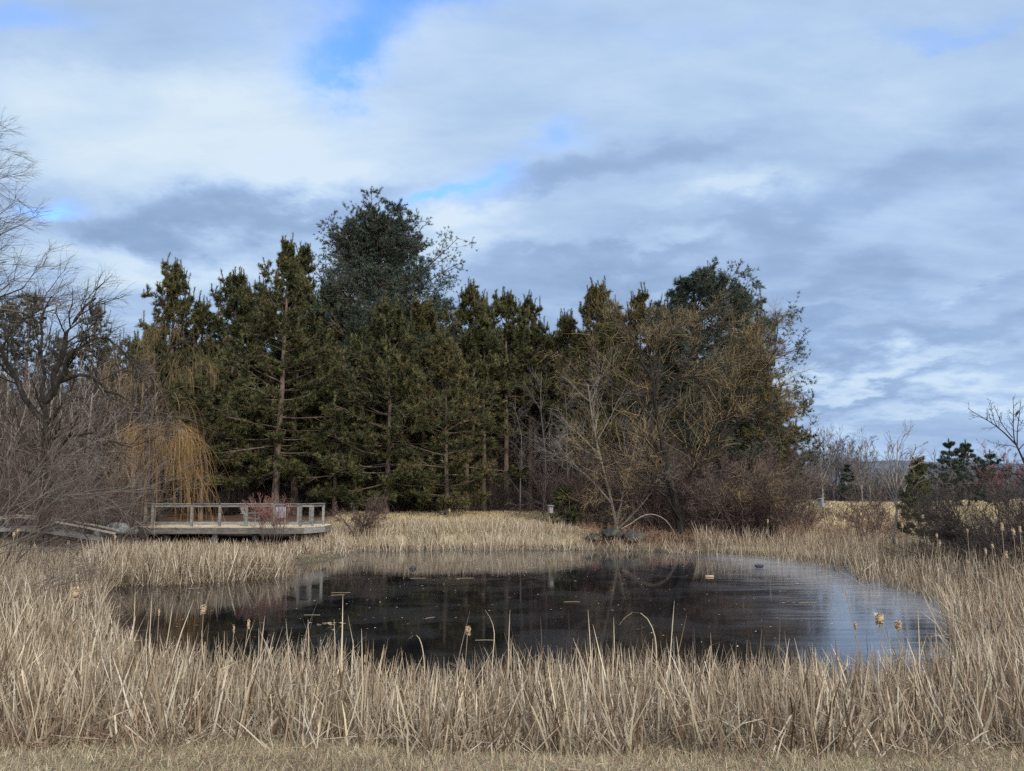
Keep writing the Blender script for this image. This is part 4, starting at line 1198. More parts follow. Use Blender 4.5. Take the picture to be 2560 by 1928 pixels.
# bare wood on the left, behind the footbridge
rng = np.random.default_rng(540)
far0[541] = (at(180, 1240, 45)[0], 45)
far0[542] = (at(60, 1240, 47)[0], 47)
l1 = far_proto(541, 8.6, 'bare grey tree in the thick wood behind the footbridge')
l2 = far_proto(542, 8.0, 'bare grey tree in the thick wood behind the footbridge')
for o in (l1, l2):
    o['group'] = 'bare trees of the wood behind the footbridge'
    o.name = 'bare_tree'
    o.children[0].data.materials[0] = M['bark_dark']
    for ch in o.children:
        if ch.name.startswith('crown'): ch.data.materials[0] = M['twig_dim']
cp_ = []
for r_ in range(6):
    Y = 41 + r_ * 3.2
    for px in range(-120, 340, 56):
        cp_.append((at(px + rng.uniform(-25, 25), 1240, Y)[0], Y + rng.uniform(-1.4, 1.4), rng.uniform(0, 6.28), rng.uniform(0.7, 1.0)))
place_copies(l1, cp_[::2], 'bare trees of the wood behind the footbridge', 'bare grey tree in the thick wood behind the footbridge')
place_copies(l2, cp_[1::2], 'bare trees of the wood behind the footbridge', 'bare grey tree in the thick wood behind the footbridge')


# brush on the forest floor: saplings, dead stalks, brambles
def brush(name, label, n, xr, yr, hr, lean, mat, seed, mask=None, rw=(0.006, 0.02), kids=6):
    rng = np.random.default_rng(seed)
    x = rng.uniform(*xr, n)
    y = rng.uniform(*yr, n)
    if mask is not None:
        k = mask(x, y)
        x, y = x[k], y[k]
    n = len(x)
    z = height(x, y)
    H = rng.uniform(*hr, n)
    P = path(np.stack([x, y, z - 0.05], -1), nrm(np.stack([rng.normal(size=n) * lean, rng.normal(size=n) * lean, np.ones(n)], -1)), H, 6, rng, 0.14)
    g = Geo()
    rad = rng.uniform(*rw, n)
    tubes(g, P, trad(rad, 6, 0.35), 3, rng.uniform(0, 1, n))
    P2, L2, r2 = grow(P, H, rad, kids, rng, (0.2, 1), (20, 65), 0.4, 0.55, 0.16, (0, 0, 0.03), 4, rmin=0.006)
    ribbons(g, P2, trad(r2 * 2, 4, 0.5), rng, rng.uniform(0, 1, len(P2)))
    P3, L3, r3 = grow(P2, L2, r2, 3, rng, (0.2, 1), (20, 65), 0.5, 0.7, 0.16, (0, 0, 0.03), 3, rmin=0.0055)
    ribbons(g, P3, trad(r3 * 2, 3, 0.5), rng, rng.uniform(0, 1, len(P3)))
    tag(g.obj(name, M[mat]), label, 'undergrowth', kind='stuff')


woodmask = lambda x, y: (x - 0.32 * y < -4.2) & (x > -17)
brush('forest_undergrowth', 'thin brown saplings and brambles at the foot of the pines', 2600, (-20, 14), (46.5, 60), (0.5, 2.2), 0.25, 'twig_black', 601, woodmask)
brush('forest_undergrowth', 'thin grey dead stems deep between the pine trunks', 1500, (-24, 14), (54, 78), (1.5, 5.0), 0.12, 'twig_dim', 602, lambda x, y: x - 0.32 * y < -4.2, rw=(0.012, 0.03))
brush('thicket_undergrowth', 'tangle of brown stems around the far thicket', 1100, (2, 16), (40.5, 45.5), (0.4, 1.5), 0.5, 'twig_brown', 603, lambda x, y: (x > 0.105 * y) & (x < 0.37 * y))
brush('thicket_undergrowth', 'russet stalks and litter around the rocks', 900, (3, 12), (37.6, 41.5), (0.15, 0.6), 0.6, 'brown_weed', 606, lambda x, y: (x > 0.085 * y) & (x < 0.27 * y) & (pond_sd(x, y) > 0.9), kids=5)
brush('thicket_undergrowth', 'brown weeds below the leaning nest box', 1500, (11, 26), (33, 42), (0.3, 0.9), 0.3, 'brown_weed', 604, lambda x, y: (x > 0.33 * y) & (x < 0.50 * y) & (pond_sd(x, y) > 3.2), kids=4)
brush('thicket_undergrowth', 'grey-brown brush behind the footbridge', 1500, (-27, -15), (33, 44), (0.5, 2.6), 0.4, 'twig_dim', 605, lambda x, y: x < -0.44 * y)

# ------------------------------------------------------------------ reeds and grasses
def blades(name, label, x, y, rng, H, wid=(0.007, 0.014), mat='reed', lean=0.13, pbent=0.25, pfall=0.10, cat='reeds', K=5, rndr=(0, 1), zoff=-0.05, hn=None, kind='stuff'):
    n = len(x)
    z = height(x, y)
    z = np.maximum(z, -0.12) + zoff
    l = rng.uniform(H[0], H[1], n) if hn is None else hn
    D = np.stack([rng.normal(size=n) * lean, rng.normal(size=n) * lean, np.ones(n)], -1)
    fall = rng.uniform(size=n) < pfall
    D[fall] += rng.normal(size=(fall.sum(), 3)) * [0.9, 0.9, 0.1]
    D[:, 2] = np.abs(D[:, 2]) * 1 + 0.05
    lf = np.stack([vnoise(x, y, 1.7, 21), vnoise(x, y, 1.9, 22), 0 * x], -1)
    D += lf * 0.12 * (K > 4)
    D = nrm(D)
    p = np.stack([x, y, z], -1)
    P = np.empty((n, K, 3))
    P[:, 0] = p
    bend = rng.normal(size=(n, 3)) * 0.05
    bend[:, 2] = -0.02
    kink = np.where(rng.uniform(size=n) < pbent, rng.integers(2, K, n), 99)
    d = D.copy()
    for k in range(1, K):
        kk = kink == k
        if kk.any():
            q = rng.normal(size=(kk.sum(), 3))
            q[:, 2] = -rng.uniform(-0.2, 1.2, kk.sum())
            d[kk] = nrm(nrm(q) + d[kk] * 0.35)
        P[:, k] = P[:, k - 1] + d * (l / (K - 1))[:, None]
        d = nrm(d + bend + rng.normal(size=d.shape) * 0.03)
    P[..., 2] = np.maximum(P[..., 2], z[:, None] + 0.01 + rng.uniform(0, 0.05, n)[:, None])
    ww = rng.uniform(wid[0], wid[1], n)[:, None] * np.interp(np.linspace(0, 1, K), [0, 0.3, 0.75, 1], [0.8, 1, 0.75, 0.12])[None]
    g = Geo()
    a = rng.uniform(0, math.pi, n)
    side = np.stack([np.cos(a), np.sin(a) * 0.8, rng.normal(size=n) * 0.1], -1)
    r = np.clip(rng.normal(0.47, 0.27, n), 0, 1)
    r[rng.uniform(size=n) < 0.10] = 0.06
    r = rndr[0] + r * (rndr[1] - rndr[0])
    ribbons(g, P, ww, rng, r, nrm(side))
    o = g.obj(name, M[mat])
    if kind: tag(o, label, cat, kind=kind)
    return o


def scatter(n, xr, yr, rng, keep):
    x = rng.uniform(*xr, n)
    y = rng.uniform(*yr, n)
    k = keep(x, y)
    return x[k], y[k]


def pxof(x, y, z=0.2):
    """photo column of a place on the ground"""
    t = y * CP + (z - CAMZ) * SP
    return 1280 + F * x / t


def front_edge(x):      # where the mown grass ends and the reeds begin
    return 6.9 + 0.24 * np.sin(x * 2.1) + 0.2 * np.sin(x * 5.3 + 1) + 0.12 * np.sin(x * 11.7) - 0.10 * np.clip(x, -6, 6)


rngR = np.random.default_rng(700)
clump = lambda x, y, s, sd_: vnoise(x, y, s, sd_)
# near bed
x, y = scatter(40000, (-7.2, 7.6), (6.6, 10.9), rngR, lambda x, y: (y > front_edge(x)) & (pond_sd(x, y) > -0.55 + 0.35 * clump(x, y, 2.2, 5)) & (rngR.uniform(size=len(x)) < 0.62 + 0.75 * clump(x, y, 3.4, 1)))
hmul = np.clip(1.01 + 0.16 * clump(x, y, 1.3, 2) - 0.05 * np.clip(y - 8, 0, 3) - 0.02 * np.clip(x - 1.5, 0, 3) - 0.16 * np.exp(-((x + 1.1) / 0.5) ** 2), 0.3, 1.4)
hh = rngR.uniform(0.32, 0.98, len(x)) * hmul
tall = rngR.uniform(size=len(x)) < 0.03
hh[tall] *= rngR.uniform(1.15, 1.5, tall.sum())
blades('near_reeds', 'tan dry reed bed on the near bank, thick with broken blades', x, y, rngR, None, (0.007, 0.0185), hn=hh, pbent=0.42, pfall=0.24, lean=0.23)
# fallen litter blades in it
x, y = scatter(11000, (-7.2, 7.6), (6.2, 10.5), rngR, lambda x, y: (y > front_edge(x) - 0.2 - 0.35 * rngR.uniform(size=len(x)) ** 2) & (pond_sd(x, y) > -0.2))
blades('reed_litter', 'fallen crossed reed blades at the foot of the near bed', x, y, rngR, (0.2, 0.6), (0.008, 0.019), lean=1.1, pbent=0.3, pfall=0.5, rndr=(0.1, 0.95))
# left bed
x, y = scatter(74000, (-21, -2.6), (7.2, 30), rngR, lambda x, y: (pxof(x, y) < np.interp(y, [7.2, 8.6, 10, 12, 14, 18, 24, 30], [360, 430, 400, 335, 285, 255, 275, 320])) & (pxof(x, y) > -120) & (pond_sd(x, y) > -0.1 + 0.2 * clump(x, y, 2, 5)) & (y > front_edge(x) + 0.05) & (rngR.uniform(size=len(x)) < np.clip(16.0 / y, 0, 1.0) * (0.8 + 0.4 * clump(x, y, 2.5, 1))))
hh = rngR.uniform(0.5, 1.05, len(x)) * np.clip(0.95 + 0.25 * clump(x, y, 1.0, 4), 0.5, 1.4)
hh *= np.interp(y, [7, 9, 20, 26, 30], [0.8, 0.85, 0.9, 0.85, 0.8])
blades('left_reeds', 'reed bed spreading up to the footbridge', x, y, rngR, None, (0.009, 0.022), hn=hh, pbent=0.40, pfall=0.25, lean=0.27)
# bed below the deck
x, y = scatter(42000, (-17, -5.5), (22, 34.5), rngR, lambda x, y: (pxof(x, y) > 215) & (pxof(x, y) < np.interp(y, [22, 28, 30, 35], [735, 722, 720, 850])) & (pond_sd(x, y) > -0.25 + 0.25 * clump(x, y, 1.5, 5)) & ~((pxof(x, y) > 695) & (y < 30.5) & (y > 27)) & (y < 33.9) & (rngR.uniform(size=len(x)) < 0.66 + 0.35 * clump(x, y, 1.6, 6)))
hh = rngR.uniform(0.65, 1.2, len(x)) * np.clip(1 + 0.15 * clump(x, y, 1.4, 4), 0.6, 1.3) * np.interp(y, [22, 25, 27.5, 30, 34], [1.05, 1.05, 0.8, 0.62, 0.55])
blades('deck_reeds', 'reed bed between the water and the wooden deck', x, y, rngR, None, (0.013, 0.03), hn=hh, pbent=0.38, pfall=0.2, lean=0.27)
# far bank bed
x, y = scatter(38000, (-10, 7), (31, 42.5), rngR, lambda x, y: (pxof(x, y) > 730) & (pxof(x, y) < 1480) & (pond_sd(x, y) > -0.25) & (y < np.interp(pxof(x, y), [730, 900, 1200, 1400, 1480], [39.5, 41.0, 42, 41.5, 39.0])) & ((pxof(x, y) > 862) | (y > 35)) & (rngR.uniform(size=len(x)) < 0.6 + 0.4 * clump(x, y, 1.6, 6)))
hh = rngR.uniform(0.6, 1.15, len(x)) * np.clip(1 + 0.15 * clump(x, y, 1.4, 4), 0.6, 1.3) * np.interp(y, [34, 38, 42], [1.0, 0.8, 0.5]) * np.interp(pxof(x, y), [1380, 1480], [1, 0.45])
blades('far_reeds', 'pale reed bed along the far bank before the meadow', x, y, rngR, None, (0.014, 0.03), hn=hh, pbent=0.32, pfall=0.14, lean=0.24, rndr=(0.2, 1))
# scattered broken reeds by the rocks
x, y = scatter(5200, (3, 11), (35.0, 39), rngR, lambda x, y: (pxof(x, y) > 1440) & (pxof(x, y) < 1745) & (pond_sd(x, y) > -0.25) & (pond_sd(x, y) < 1.2) & (clump(x, y, 3.0, 9) > -0.05))
blades('rock_side_reeds', 'thin broken reeds leaning at the water edge before the rocks', x, y, rngR, (0.2, 0.85), (0.012, 0.024), lean=0.5, pbent=0.4, pfall=0.3, rndr=(0.15, 0.9))
# right bed
x, y = scatter(105000, (4.2, 25), (7.4, 40), rngR, lambda x, y: (pxof(x, y) > np.interp(y, [7, 9, 11, 14, 20, 30, 33, 40], [2250, 2300, 2400, 2370, 2150, 1900, 1745, 1740])) & (pxof(x, y) < 2700) & (pond_sd(x, y) > -0.12 + 0.25 * clump(x, y, 1.8, 5)) & (y > front_edge(x) + 0.05) & (pond_sd(x, y) < np.interp(y, [8, 15, 24, 32, 38], [30, 9.0, 6.2, 4.2, 3.0])) & (rngR.uniform(size=len(x)) < np.clip(15.0 / y, 0, 1.0) * (0.85 + 0.4 * clump(x, y, 2.0, 1))))
hh = rngR.uniform(0.6, 1.15, len(x)) * np.clip(1 + 0.2 * clump(x, y, 1.0, 4), 0.5, 1.4) * np.interp(y, [7, 9, 14, 25, 38], [0.78, 0.8, 0.85, 1.0, 1.0])
blades('right_reeds', 'reed bed curving round the icy end of the pond', x, y, rngR, None, (0.009, 0.024), hn=hh, pbent=0.34, pfall=0.18, lean=0.22, rndr=(0.05, 0.88))
# brown weeds among the near-left reeds
x, y = scatter(6500, (-6.5, -2.9), (6.6, 8.6), rngR, lambda x, y: (y > front_edge(x) - 0.3) & (rngR.uniform(size=len(x)) < 0.7))
blades('brown_weeds', 'russet weeds tangled at the lower left of the near bank', x, y, rngR, (0.15, 0.5), (0.004, 0.009), mat='brown_weed', lean=0.7, pbent=0.5, pfall=0.3, cat='weeds')
# mown grass of the near bank
x, y = scatter(150000, (-4.8, 4.8), (3.9, 8.0), rngR, lambda x, y: (np.abs(x) < y * 0.72) & (y < front_edge(x) + 0.5))
blades('bank_grass', 'short matted dead grass of the near bank', x, y, rngR, (0.04, 0.16), (0.003, 0.007), mat='grass', lean=1.1, pbent=0.3, pfall=0.3, cat='grass', K=4, zoff=-0.005)
x, y = scatter(9000, (-4.8, 4.8), (3.9, 7.4), rngR, lambda x, y: (np.abs(x) < y * 0.72) & (y < front_edge(x) + 0.3) & (clump(x, y, 2.6, 31) > 0.12))
blades('grass_tufts', 'taller pale grass tufts in the mown bank', x, y, rngR, (0.06, 0.20), (0.003, 0.006), mat='grass', lean=0.6, pbent=0.4, cat='grass', K=4, zoff=-0.005)
x, y = scatter(5200, (-4.8, 4.8), (3.9, 7.6), rngR, lambda x, y: (np.abs(x) < y * 0.72) & (clump(x, y, 1.5, 33) > -0.1))
blades('leaf_litter', 'brown scraps of dead leaf and stem lying in the mown grass', x, y, rngR, (0.03, 0.09), (0.008, 0.03), mat='brown_weed', lean=3.0, pbent=0.5, cat='leaf litter', K=3, zoff=0.03)
# meadow grass
x, y = scatter(90000, (-10, 10), (37.5, 47.8), rngR, lambda x, y: (pxof(x, y) > 838) & (pxof(x, y) < 1500) & (pond_sd(x, y) > 2.0))
blades('meadow_grass', 'short straw-coloured meadow grass before the dark wood', x, y, rngR, (0.07, 0.22), (0.012, 0.025), mat='meadow', lean=0.5, cat='grass', K=3, zoff=-0.01)
x, y = scatter(90000, (12, 75), (38, 115), rngR, lambda x, y: (x / y > 0.33) & (x / y < 0.68) & (rngR.uniform(size=len(x)) < np.clip(60 / y, 0, 1)))
blades('field_grass', 'dry yellowish grass of the open field', x, y, rngR, (0.12, 0.38), (0.02, 0.05), mat='meadow', lean=0.5, cat='grass', K=3, zoff=-0.01)
x, y = scatter(9000, (-10.5, -6.5), (27, 34.5), rngR, lambda x, y: (height(x, y) > 0.02) & (pxof(x, y) > 700) & (pxof(x, y) < 850))
blades('bank_moss_grass', 'mossy brown grass on the low mud bank', x, y, rngR, (0.04, 0.14), (0.008, 0.016), mat='grass', lean=0.8, cat='grass', K=3, zoff=-0.01)


# ------------------------------------------------------------------ cattails with seed heads, single tall blades
def cattail(px, top, Y, label, hl=0.10, hr=0.016, fluffy=True, lean=0.0, group='cattails with seed heads', mat='seed'):
    t = at(px, top, Y)
    x0 = t[0] - lean
    z0 = max(gz_(x0, Y), -0.1)
    H = t[2] - z0
    rng = np.random.default_rng(int(px * 7 + top))
    st, hd = Geo(), Geo()
    P, L, r = poly([(0, 0, -0.05), (lean * 0.4, 0, H * 0.5), (lean, 0, H)], 8, 0.0045 if Y < 14 else 0.008)
    tubes(st, P, trad(r, 8, 0.7), 5)
    # head: lumpy spindle
    m_ = 9
    zz_ = np.linspace(-hl, 0, m_)
    pr = hr * np.array([0.12, 0.5, 0.78, 0.95, 1.0, 0.9, 0.68, 0.36, 0.08]) * rng.uniform(0.85, 1.15, m_)
    top_ = np.array([lean, 0, H])
    c = np.stack([top_[0] + rng.normal(size=m_) * hr * 0.15, rng.normal(size=m_) * hr * 0.15, top_[2] + zz_], -1)
    tubes(hd, c[None], pr[None], 9, np.array([0.35]))
    if fluffy:
        q = np.repeat(c[1:-1], 16, 0)
        a = rng.uniform(0, 6.28, len(q))
        D = np.stack([np.cos(a), np.sin(a), rng.normal(size=len(q)) * 0.5], -1)
        tufts(hd, q + D * hr * 0.35, D, rng, 4, hr * 0.8, hr * 0.35, (5, 50), 0.0, rng.uniform(0.3, 1, len(q)))
    e = empty('cattail', (x0, Y, z0), label, 'cattail', group)
    st.obj('stalk', M['reed_stalk'], e)
    hd.obj('seed_head', M[mat], e, True)
    return e


cattail(509, 1513, 9.6, 'pale fluffy cattail head standing alone over the dark water on the left', 0.10, 0.030)
cattail(398, 1522, 9.7, 'small thin cattail head near the left tip of the pond', 0.08, 0.012)
cattail(622, 1548, 8.6, 'ragged cattail head on a leaning cluster of reeds, left of centre', 0.10, 0.014, lean=0.08)
cattail(585, 1562, 8.8, 'thin brown cattail spike beside the leaning cluster', 0.09, 0.010)
cattail(1170, 1566, 8.4, 'torn cattail head on a dark stalk near the middle of the pond front', 0.085, 0.024, lean=0.06)
cattail(2197, 1535, 8.8, 'roundest big fluffy cattail head before the icy water', 0.11, 0.042)
cattail(2245, 1552, 8.8, 'fluffy cattail head just right of the roundest one', 0.10, 0.032)
cattail(2137, 1556, 9.0, 'narrow cattail head left of the roundest one', 0.085, 0.018)
cattail(190, 1468, 12.5, 'shaggy drooping cattail clump in the left reed bed', 0.18, 0.05, lean=0.05)
cattail(2114, 1476, 8.8, 'long leaning bare stalk with a tiny pale tip over the ice', 0.05, 0.008, lean=-0.2)
right_heads = [(2504, 1308, 18, 'tall fluffy cattail head, highest in front of the dark thicket', .18, .045), (2533, 1322, 18, 'fluffy cattail head low right of the highest one', .15, .045), (2549, 1315, 19, 'cattail head at the picture edge', .17, .04),
               (2515, 1378, 15, 'cattail head in the right bed below the highest one', .16, .032), (2463, 1370, 16, 'cattail head left of the lower one in the right bed', .15, .03), (2348, 1350, 20, 'fluffy cattail head at the foot of the olive cedar', .16, .04),
               (2342, 1334, 21, 'small cattail head just above the cedar-foot one', .12, .035), (2418, 1322, 20, 'white speck of a cattail head against the dark thicket', .1, .03), (2418, 1400, 15, 'pale bent cattail head deep in the right bed', .11, .035),
               (2255, 1308, 24, 'cattail head beside the young bare tree', .16, .04), (1919, 1298, 33, 'cattail head before the brown shrubs', .2, .04), (2480, 1360, 17, 'small cattail head beside its lower neighbour', .1, .03)]
for px, py, Y, lab, hl, hr in right_heads: cattail(px, py, Y, lab, hl * 0.9, hr * 0.75)
for i, (px, py) in enumerate([(1124, 1272), (1142, 1273), (1157, 1274), (1234, 1280), (1281, 1279), (1294, 1278), (1313, 1279), (1340, 1276), (1322, 1283), (1265, 1285), (1200, 1292), (1062, 1292)]):
    cattail(px, py, 43.5 + (i % 3) * 0.6, 'whitish cattail head in the row standing before the dark trunks', .22, .05, group='cattails on the far meadow')
for px, py, Y, lab in [(45, 1322, 22, 'orange-tan cattail head near the footbridge rail'), (88, 1362, 19, 'brown cattail head below the footbridge'), (172, 1352, 20, 'pale cattail head among dark twigs below the footbridge'), (288, 1338, 23, 'cattail head at the low end of the footbridge'), (35, 1330, 21.5, 'tan cattail head at the picture edge below the footbridge')]:
    cattail(px, py, Y, lab, .12, .03)


def single(px0, pts, Y, label):
    """one standing-out reed blade drawn through photo points"""
    P0 = np.stack([at(a, c, Y) for a, c in pts])
    o = P0[0].copy()
    g_ = Geo()
    P, L, r = poly(P0 - o, 12, 0.006)
    ribbons(g_, P, np.array([0.010 * np.interp(np.linspace(0, 1, 12), [0, 0.7, 1], [1, 0.8, 0.15])]), np.random.default_rng(int(px0)), np.array([0.72]), np.array([[1.0, 0.1, 0]]))
    ob = g_.obj('reed_blade', M['reed'])
    ob.location = o
    tag(ob, label, 'reed', 'tall single reed blades over the water')


single(1, [(1225, 1760), (1232, 1640), (1238, 1580), (1226, 1540), (1212, 1525)], 8.2, 'pale reed blade hooked left, near the middle of the pond front')
single(2, [(1480, 1700), (1475, 1600), (1470, 1524)], 8.2, 'straight reed blade pointing up right of the middle')
single(3, [(1640, 1720), (1642, 1600), (1625, 1550), (1600, 1526), (1572, 1528), (1548, 1562)], 8.0, 'reed blade arched over in a hoop')
single(4, [(1672, 1700), (1680, 1580), (1686, 1500)], 8.2, 'tallest straight reed blade, right of the hooped one')
single(5, [(1530, 1700), (1536, 1620), (1534, 1542)], 8.3, 'thick upright blade left of the hooped one')
single(6, [(1062, 1700), (1060, 1640), (1052, 1600), (1040, 1582), (1022, 1597)], 8.1, 'small hooked blade left of the middle')
single(7, [(1270, 1700), (1272, 1600), (1275, 1524)], 8.6, 'thin dark stalk right of the left-hooked blade')
single(8, [(2300, 1690), (2298, 1600), (2295, 1522)], 8.2, 'stiff cut-off blade beside the two fluffy heads')
single(9, [(650, 1660), (655, 1600), (662, 1540)], 8.8, 'thin leaning stalk right of the ragged cluster')
single(10, [(330, 1600), (336, 1540), (338, 1470)], 9.5, 'thin stalk at the left tip of the pond')
single(11, [(372, 1620), (376, 1560), (380, 1480)], 9.2, 'stalk beside the small thin cattail head')
single(12, [(415, 1620), (425, 1560), (432, 1510)], 9.2, 'leaning stalk right of the small thin head')
single(13, [(772, 1680), (772, 1600), (770, 1548)], 8.4, 'upright stalk left of the orange leaf raft')
single(14, [(835, 1690), (838, 1620), (835, 1548)], 8.5, 'upright stalk in front of the leaf raft')
#@@THINGS
# ------------------------------------------------------------------ wooden deck
DZ = 2.55 - (1315 - 1235) * 35 / F          # deck surface height
E = lambda px, Y: np.array([at(px, 1300, Y)[0], Y])
c1, c2, c3, c4 = E(337, 36.0), E(378, 35.0), E(760, 35.0), E(811, 36.6)
outl = [c1, c2, c3, c4, np.array([c4[0], 38.0]), np.array([c3[0] - 0.4, 38.7]), np.array([c2[0] + 0.4, 38.7]), np.array([c1[0], 38.0])]
deck = empty('wooden_deck', (c2[0] + 3.3, 37.5, gz_(c2[0] + 3.3, 37.5)), 'weathered grey railed deck with tan floorboards behind the reeds', 'deck')
org = np.array(deck.location)
toL = lambda p_: np.asarray(p_, float) - org


def clipx(y):      # outline's x-range at depth y
    xs_ = []
    for a, c in zip(outl, outl[1:] + outl[:1]):
        if (a[1] - y) * (c[1] - y) <= 0 and a[1] != c[1]:
            xs_.append(a[0] + (y - a[1]) / (c[1] - a[1]) * (c[0] - a[0]))
    return (min(xs_), max(xs_)) if len(xs_) >= 2 else None


g = Geo()
rng = np.random.default_rng(800)
for y in np.arange(35.08, 40.55, 0.145):
    cx = clipx(y)
    if cx:
        boxg(g, toL([(cx[0] + cx[1]) / 2, y, DZ - 0.018]), (cx[1] - cx[0] + 0.06, 0.137, 0.036), rnd=rng.uniform(0, 1))
g.obj('floor', M['wood_tan'], deck)
for a, c in zip(outl, outl[1:] + outl[:1]):
    g = Geo()
    d = (c - a) / np.linalg.norm(c - a)
    nrmv = np.array([d[1], -d[0]])
    a2, c2_ = a + nrmv * 0.02 - d * 0.015, c + nrmv * 0.02 + d * 0.015
    beam(g, toL([*a2, DZ - 0.165]), toL([*c2_, DZ - 0.165]), 0.04, 0.26, rng.uniform(0, 1))
    g.obj('fascia_board', M['wood_grey'], deck)
g = Geo()
for y in (35.6, 36.8, 37.9):
    beam(g, toL([c1[0] + 0.5, y, DZ - 0.17]), toL([c4[0] - 0.6, y, DZ - 0.17]), 0.09, 0.24)
g.obj('joist', M['wood_grey'], deck)
for px in (420, 540, 640, 735):
    for y in (35.7, 37.8):
        g = Geo()
        p_ = E(px, y)
        zb = gz_(*p_)
        boxg(g, toL([p_[0], y, (zb - 0.2 + DZ - 0.3) / 2]), (0.2, 0.2, DZ - 0.3 - zb + 0.2))
        g.obj('footing', M['stone_pale'] if px == 540 else M['wood_grey'], deck)
RT = 0.97
posts = [(363, 35.45), (381, 35.06), (479, 35.06), (549, 35.06), (616, 35.06), (685, 35.06), (751, 35.06), (781, 35.72), (808, 36.55), (368, 37.6), (745, 38.5), (775, 38.2)]
pp = [E(px, Y) for px, Y in posts]
for i, (px, Y) in enumerate(posts):
    g = Geo()
    w_ = 0.1 if i < 9 else 0.09
    boxg(g, toL([pp[i][0], Y, DZ + (RT - 0.04) / 2 - 0.001]), (w_, 0.10, RT - 0.045), rnd=rng.uniform(0, 1))
    g.obj('railing_post', M['wood_grey'], deck)
for i in range(8):
    a, c = pp[i], pp[i + 1]
    d = (c - a) / np.linalg.norm(c - a)
    g = Geo()
    beam(g, toL([*(a - d * 0.03), DZ + RT]), toL([*(c + d * 0.03), DZ + RT + 0.002 * (i % 2)]), 0.15, 0.038, rng.uniform(0, 1))
    g.obj('top_rail', M['wood_grey'], deck)
    g = Geo()
    beam(g, toL([*(a + d * 0.061), DZ + RT - 0.085]), toL([*(c - d * 0.061), DZ + RT - 0.085]), 0.04, 0.10, rng.uniform(0, 1))
    g.obj('rail_board', M['wood_grey'], deck)
    g = Geo()
    beam(g, toL([*(a + d * 0.061), DZ + 0.14]), toL([*(c - d * 0.061), DZ + 0.14]), 0.04, 0.13, rng.uniform(0, 1))
    g.obj('rail_board', M['wood_grey'], deck)
g = Geo()
beam(g, toL([*pp[0], DZ + RT]), toL([*pp[9], DZ + RT]), 0.15, 0.045)
g.obj('top_rail', M['wood_grey'], deck)
g = Geo()
beam(g, toL([*(c1 + [0.1, 0.05]), DZ + 0.16]), toL([*(pp[0] - [0.1, 0.0]), DZ + 0.16]), 0.2, 0.05)
beam(g, toL([*(c1 + [0.2, 0.02]), DZ + 0.001]), toL([*(c1 + [0.2, 0.02]), DZ + 0.135]), 0.06, 0.06)
g.obj('low_step', M['wood_grey'], deck)

# garden chair on the deck: slatted, side view
ch = empty('garden_chair', (*E(630, 36.2), DZ), 'pale grey slatted garden chair on the deck behind the railing', 'chair')
cm = M['wood_box']
g = Geo()
for k in range(6): beam(g, (-0.26 + k * 0.095, -0.26, 0.34 - k * 0.012), (-0.26 + k * 0.095, 0.26, 0.34 - k * 0.012), 0.08, 0.02)
g.obj('seat', cm, ch)
g = Geo()
for k in range(5): beam(g, (-0.27, -0.22 + k * 0.11, 0.33), (-0.44, -0.22 + k * 0.11, 0.80 + 0.05 * math.cos((k - 2) * 0.8)), 0.09, 0.02)
beam(g, (-0.40, -0.26, 0.66), (-0.40, 0.26, 0.66), 0.03, 0.06)
g.obj('backrest', cm, ch)
for s in (-1, 1):
    g = Geo()
    beam(g, (-0.42, 0.29 * s, 0.54), (0.30, 0.29 * s, 0.56), 0.09, 0.025)
    g.obj('armrest', cm, ch)
    for xa, xb in ((0.22, 0.25), (-0.2, -0.42)):
        g = Geo()
        beam(g, (xa, 0.27 * s, 0.52 if xa > 0 else 0.36), (xb, 0.27 * s, 0.0), 0.03, 0.06)
        g.obj('leg', cm, ch)

# grey panel on the deck
pn = empty('notice_panel', (*E(698, 37.6), DZ), 'pale grey-lilac upright panel standing on the deck behind the red shrub', 'panel')
g = Geo()
boxg(g, (0, 0, 0.62), (0.50, 0.03, 0.62))
g.obj('board', M['panel'], pn)
for s in (-1, 1):
    g = Geo()
    boxg(g, (0.275 * s, 0, 0.475), (0.045, 0.05, 0.95))
    g.obj('leg', M['wood_box'], pn)

M['wood_rail'] = mat_noise('pale_rail', [(0.25, (0.20, 0.17, 0.14)), (0.8, (0.40, 0.35, 0.29))], (1, 1, 5), 3.0, 0.8)
# ------------------------------------------------------------------ footbridge
fb = empty('footbridge', (at(120, 1330, 29.5)[0], 29.5, 0.3), 'low grey timber footbridge with sloping rails dipping into the reeds', 'footbridge')
org = np.array(fb.location)


def railbar(pts, Y0, Y1, wd_, ht_, name, mat='wood_grey'):
    g = Geo()
    n = len(pts)
    W = [at(a, c, Y0 + (Y1 - Y0) * (a - pts[0][0]) / (pts[-1][0] - pts[0][0])) - org for a, c in pts]
    for k in range(n - 1): beam(g, W[k], W[k + 1], wd_, ht_, 0.6)
    g.obj(name, M[mat], fb)


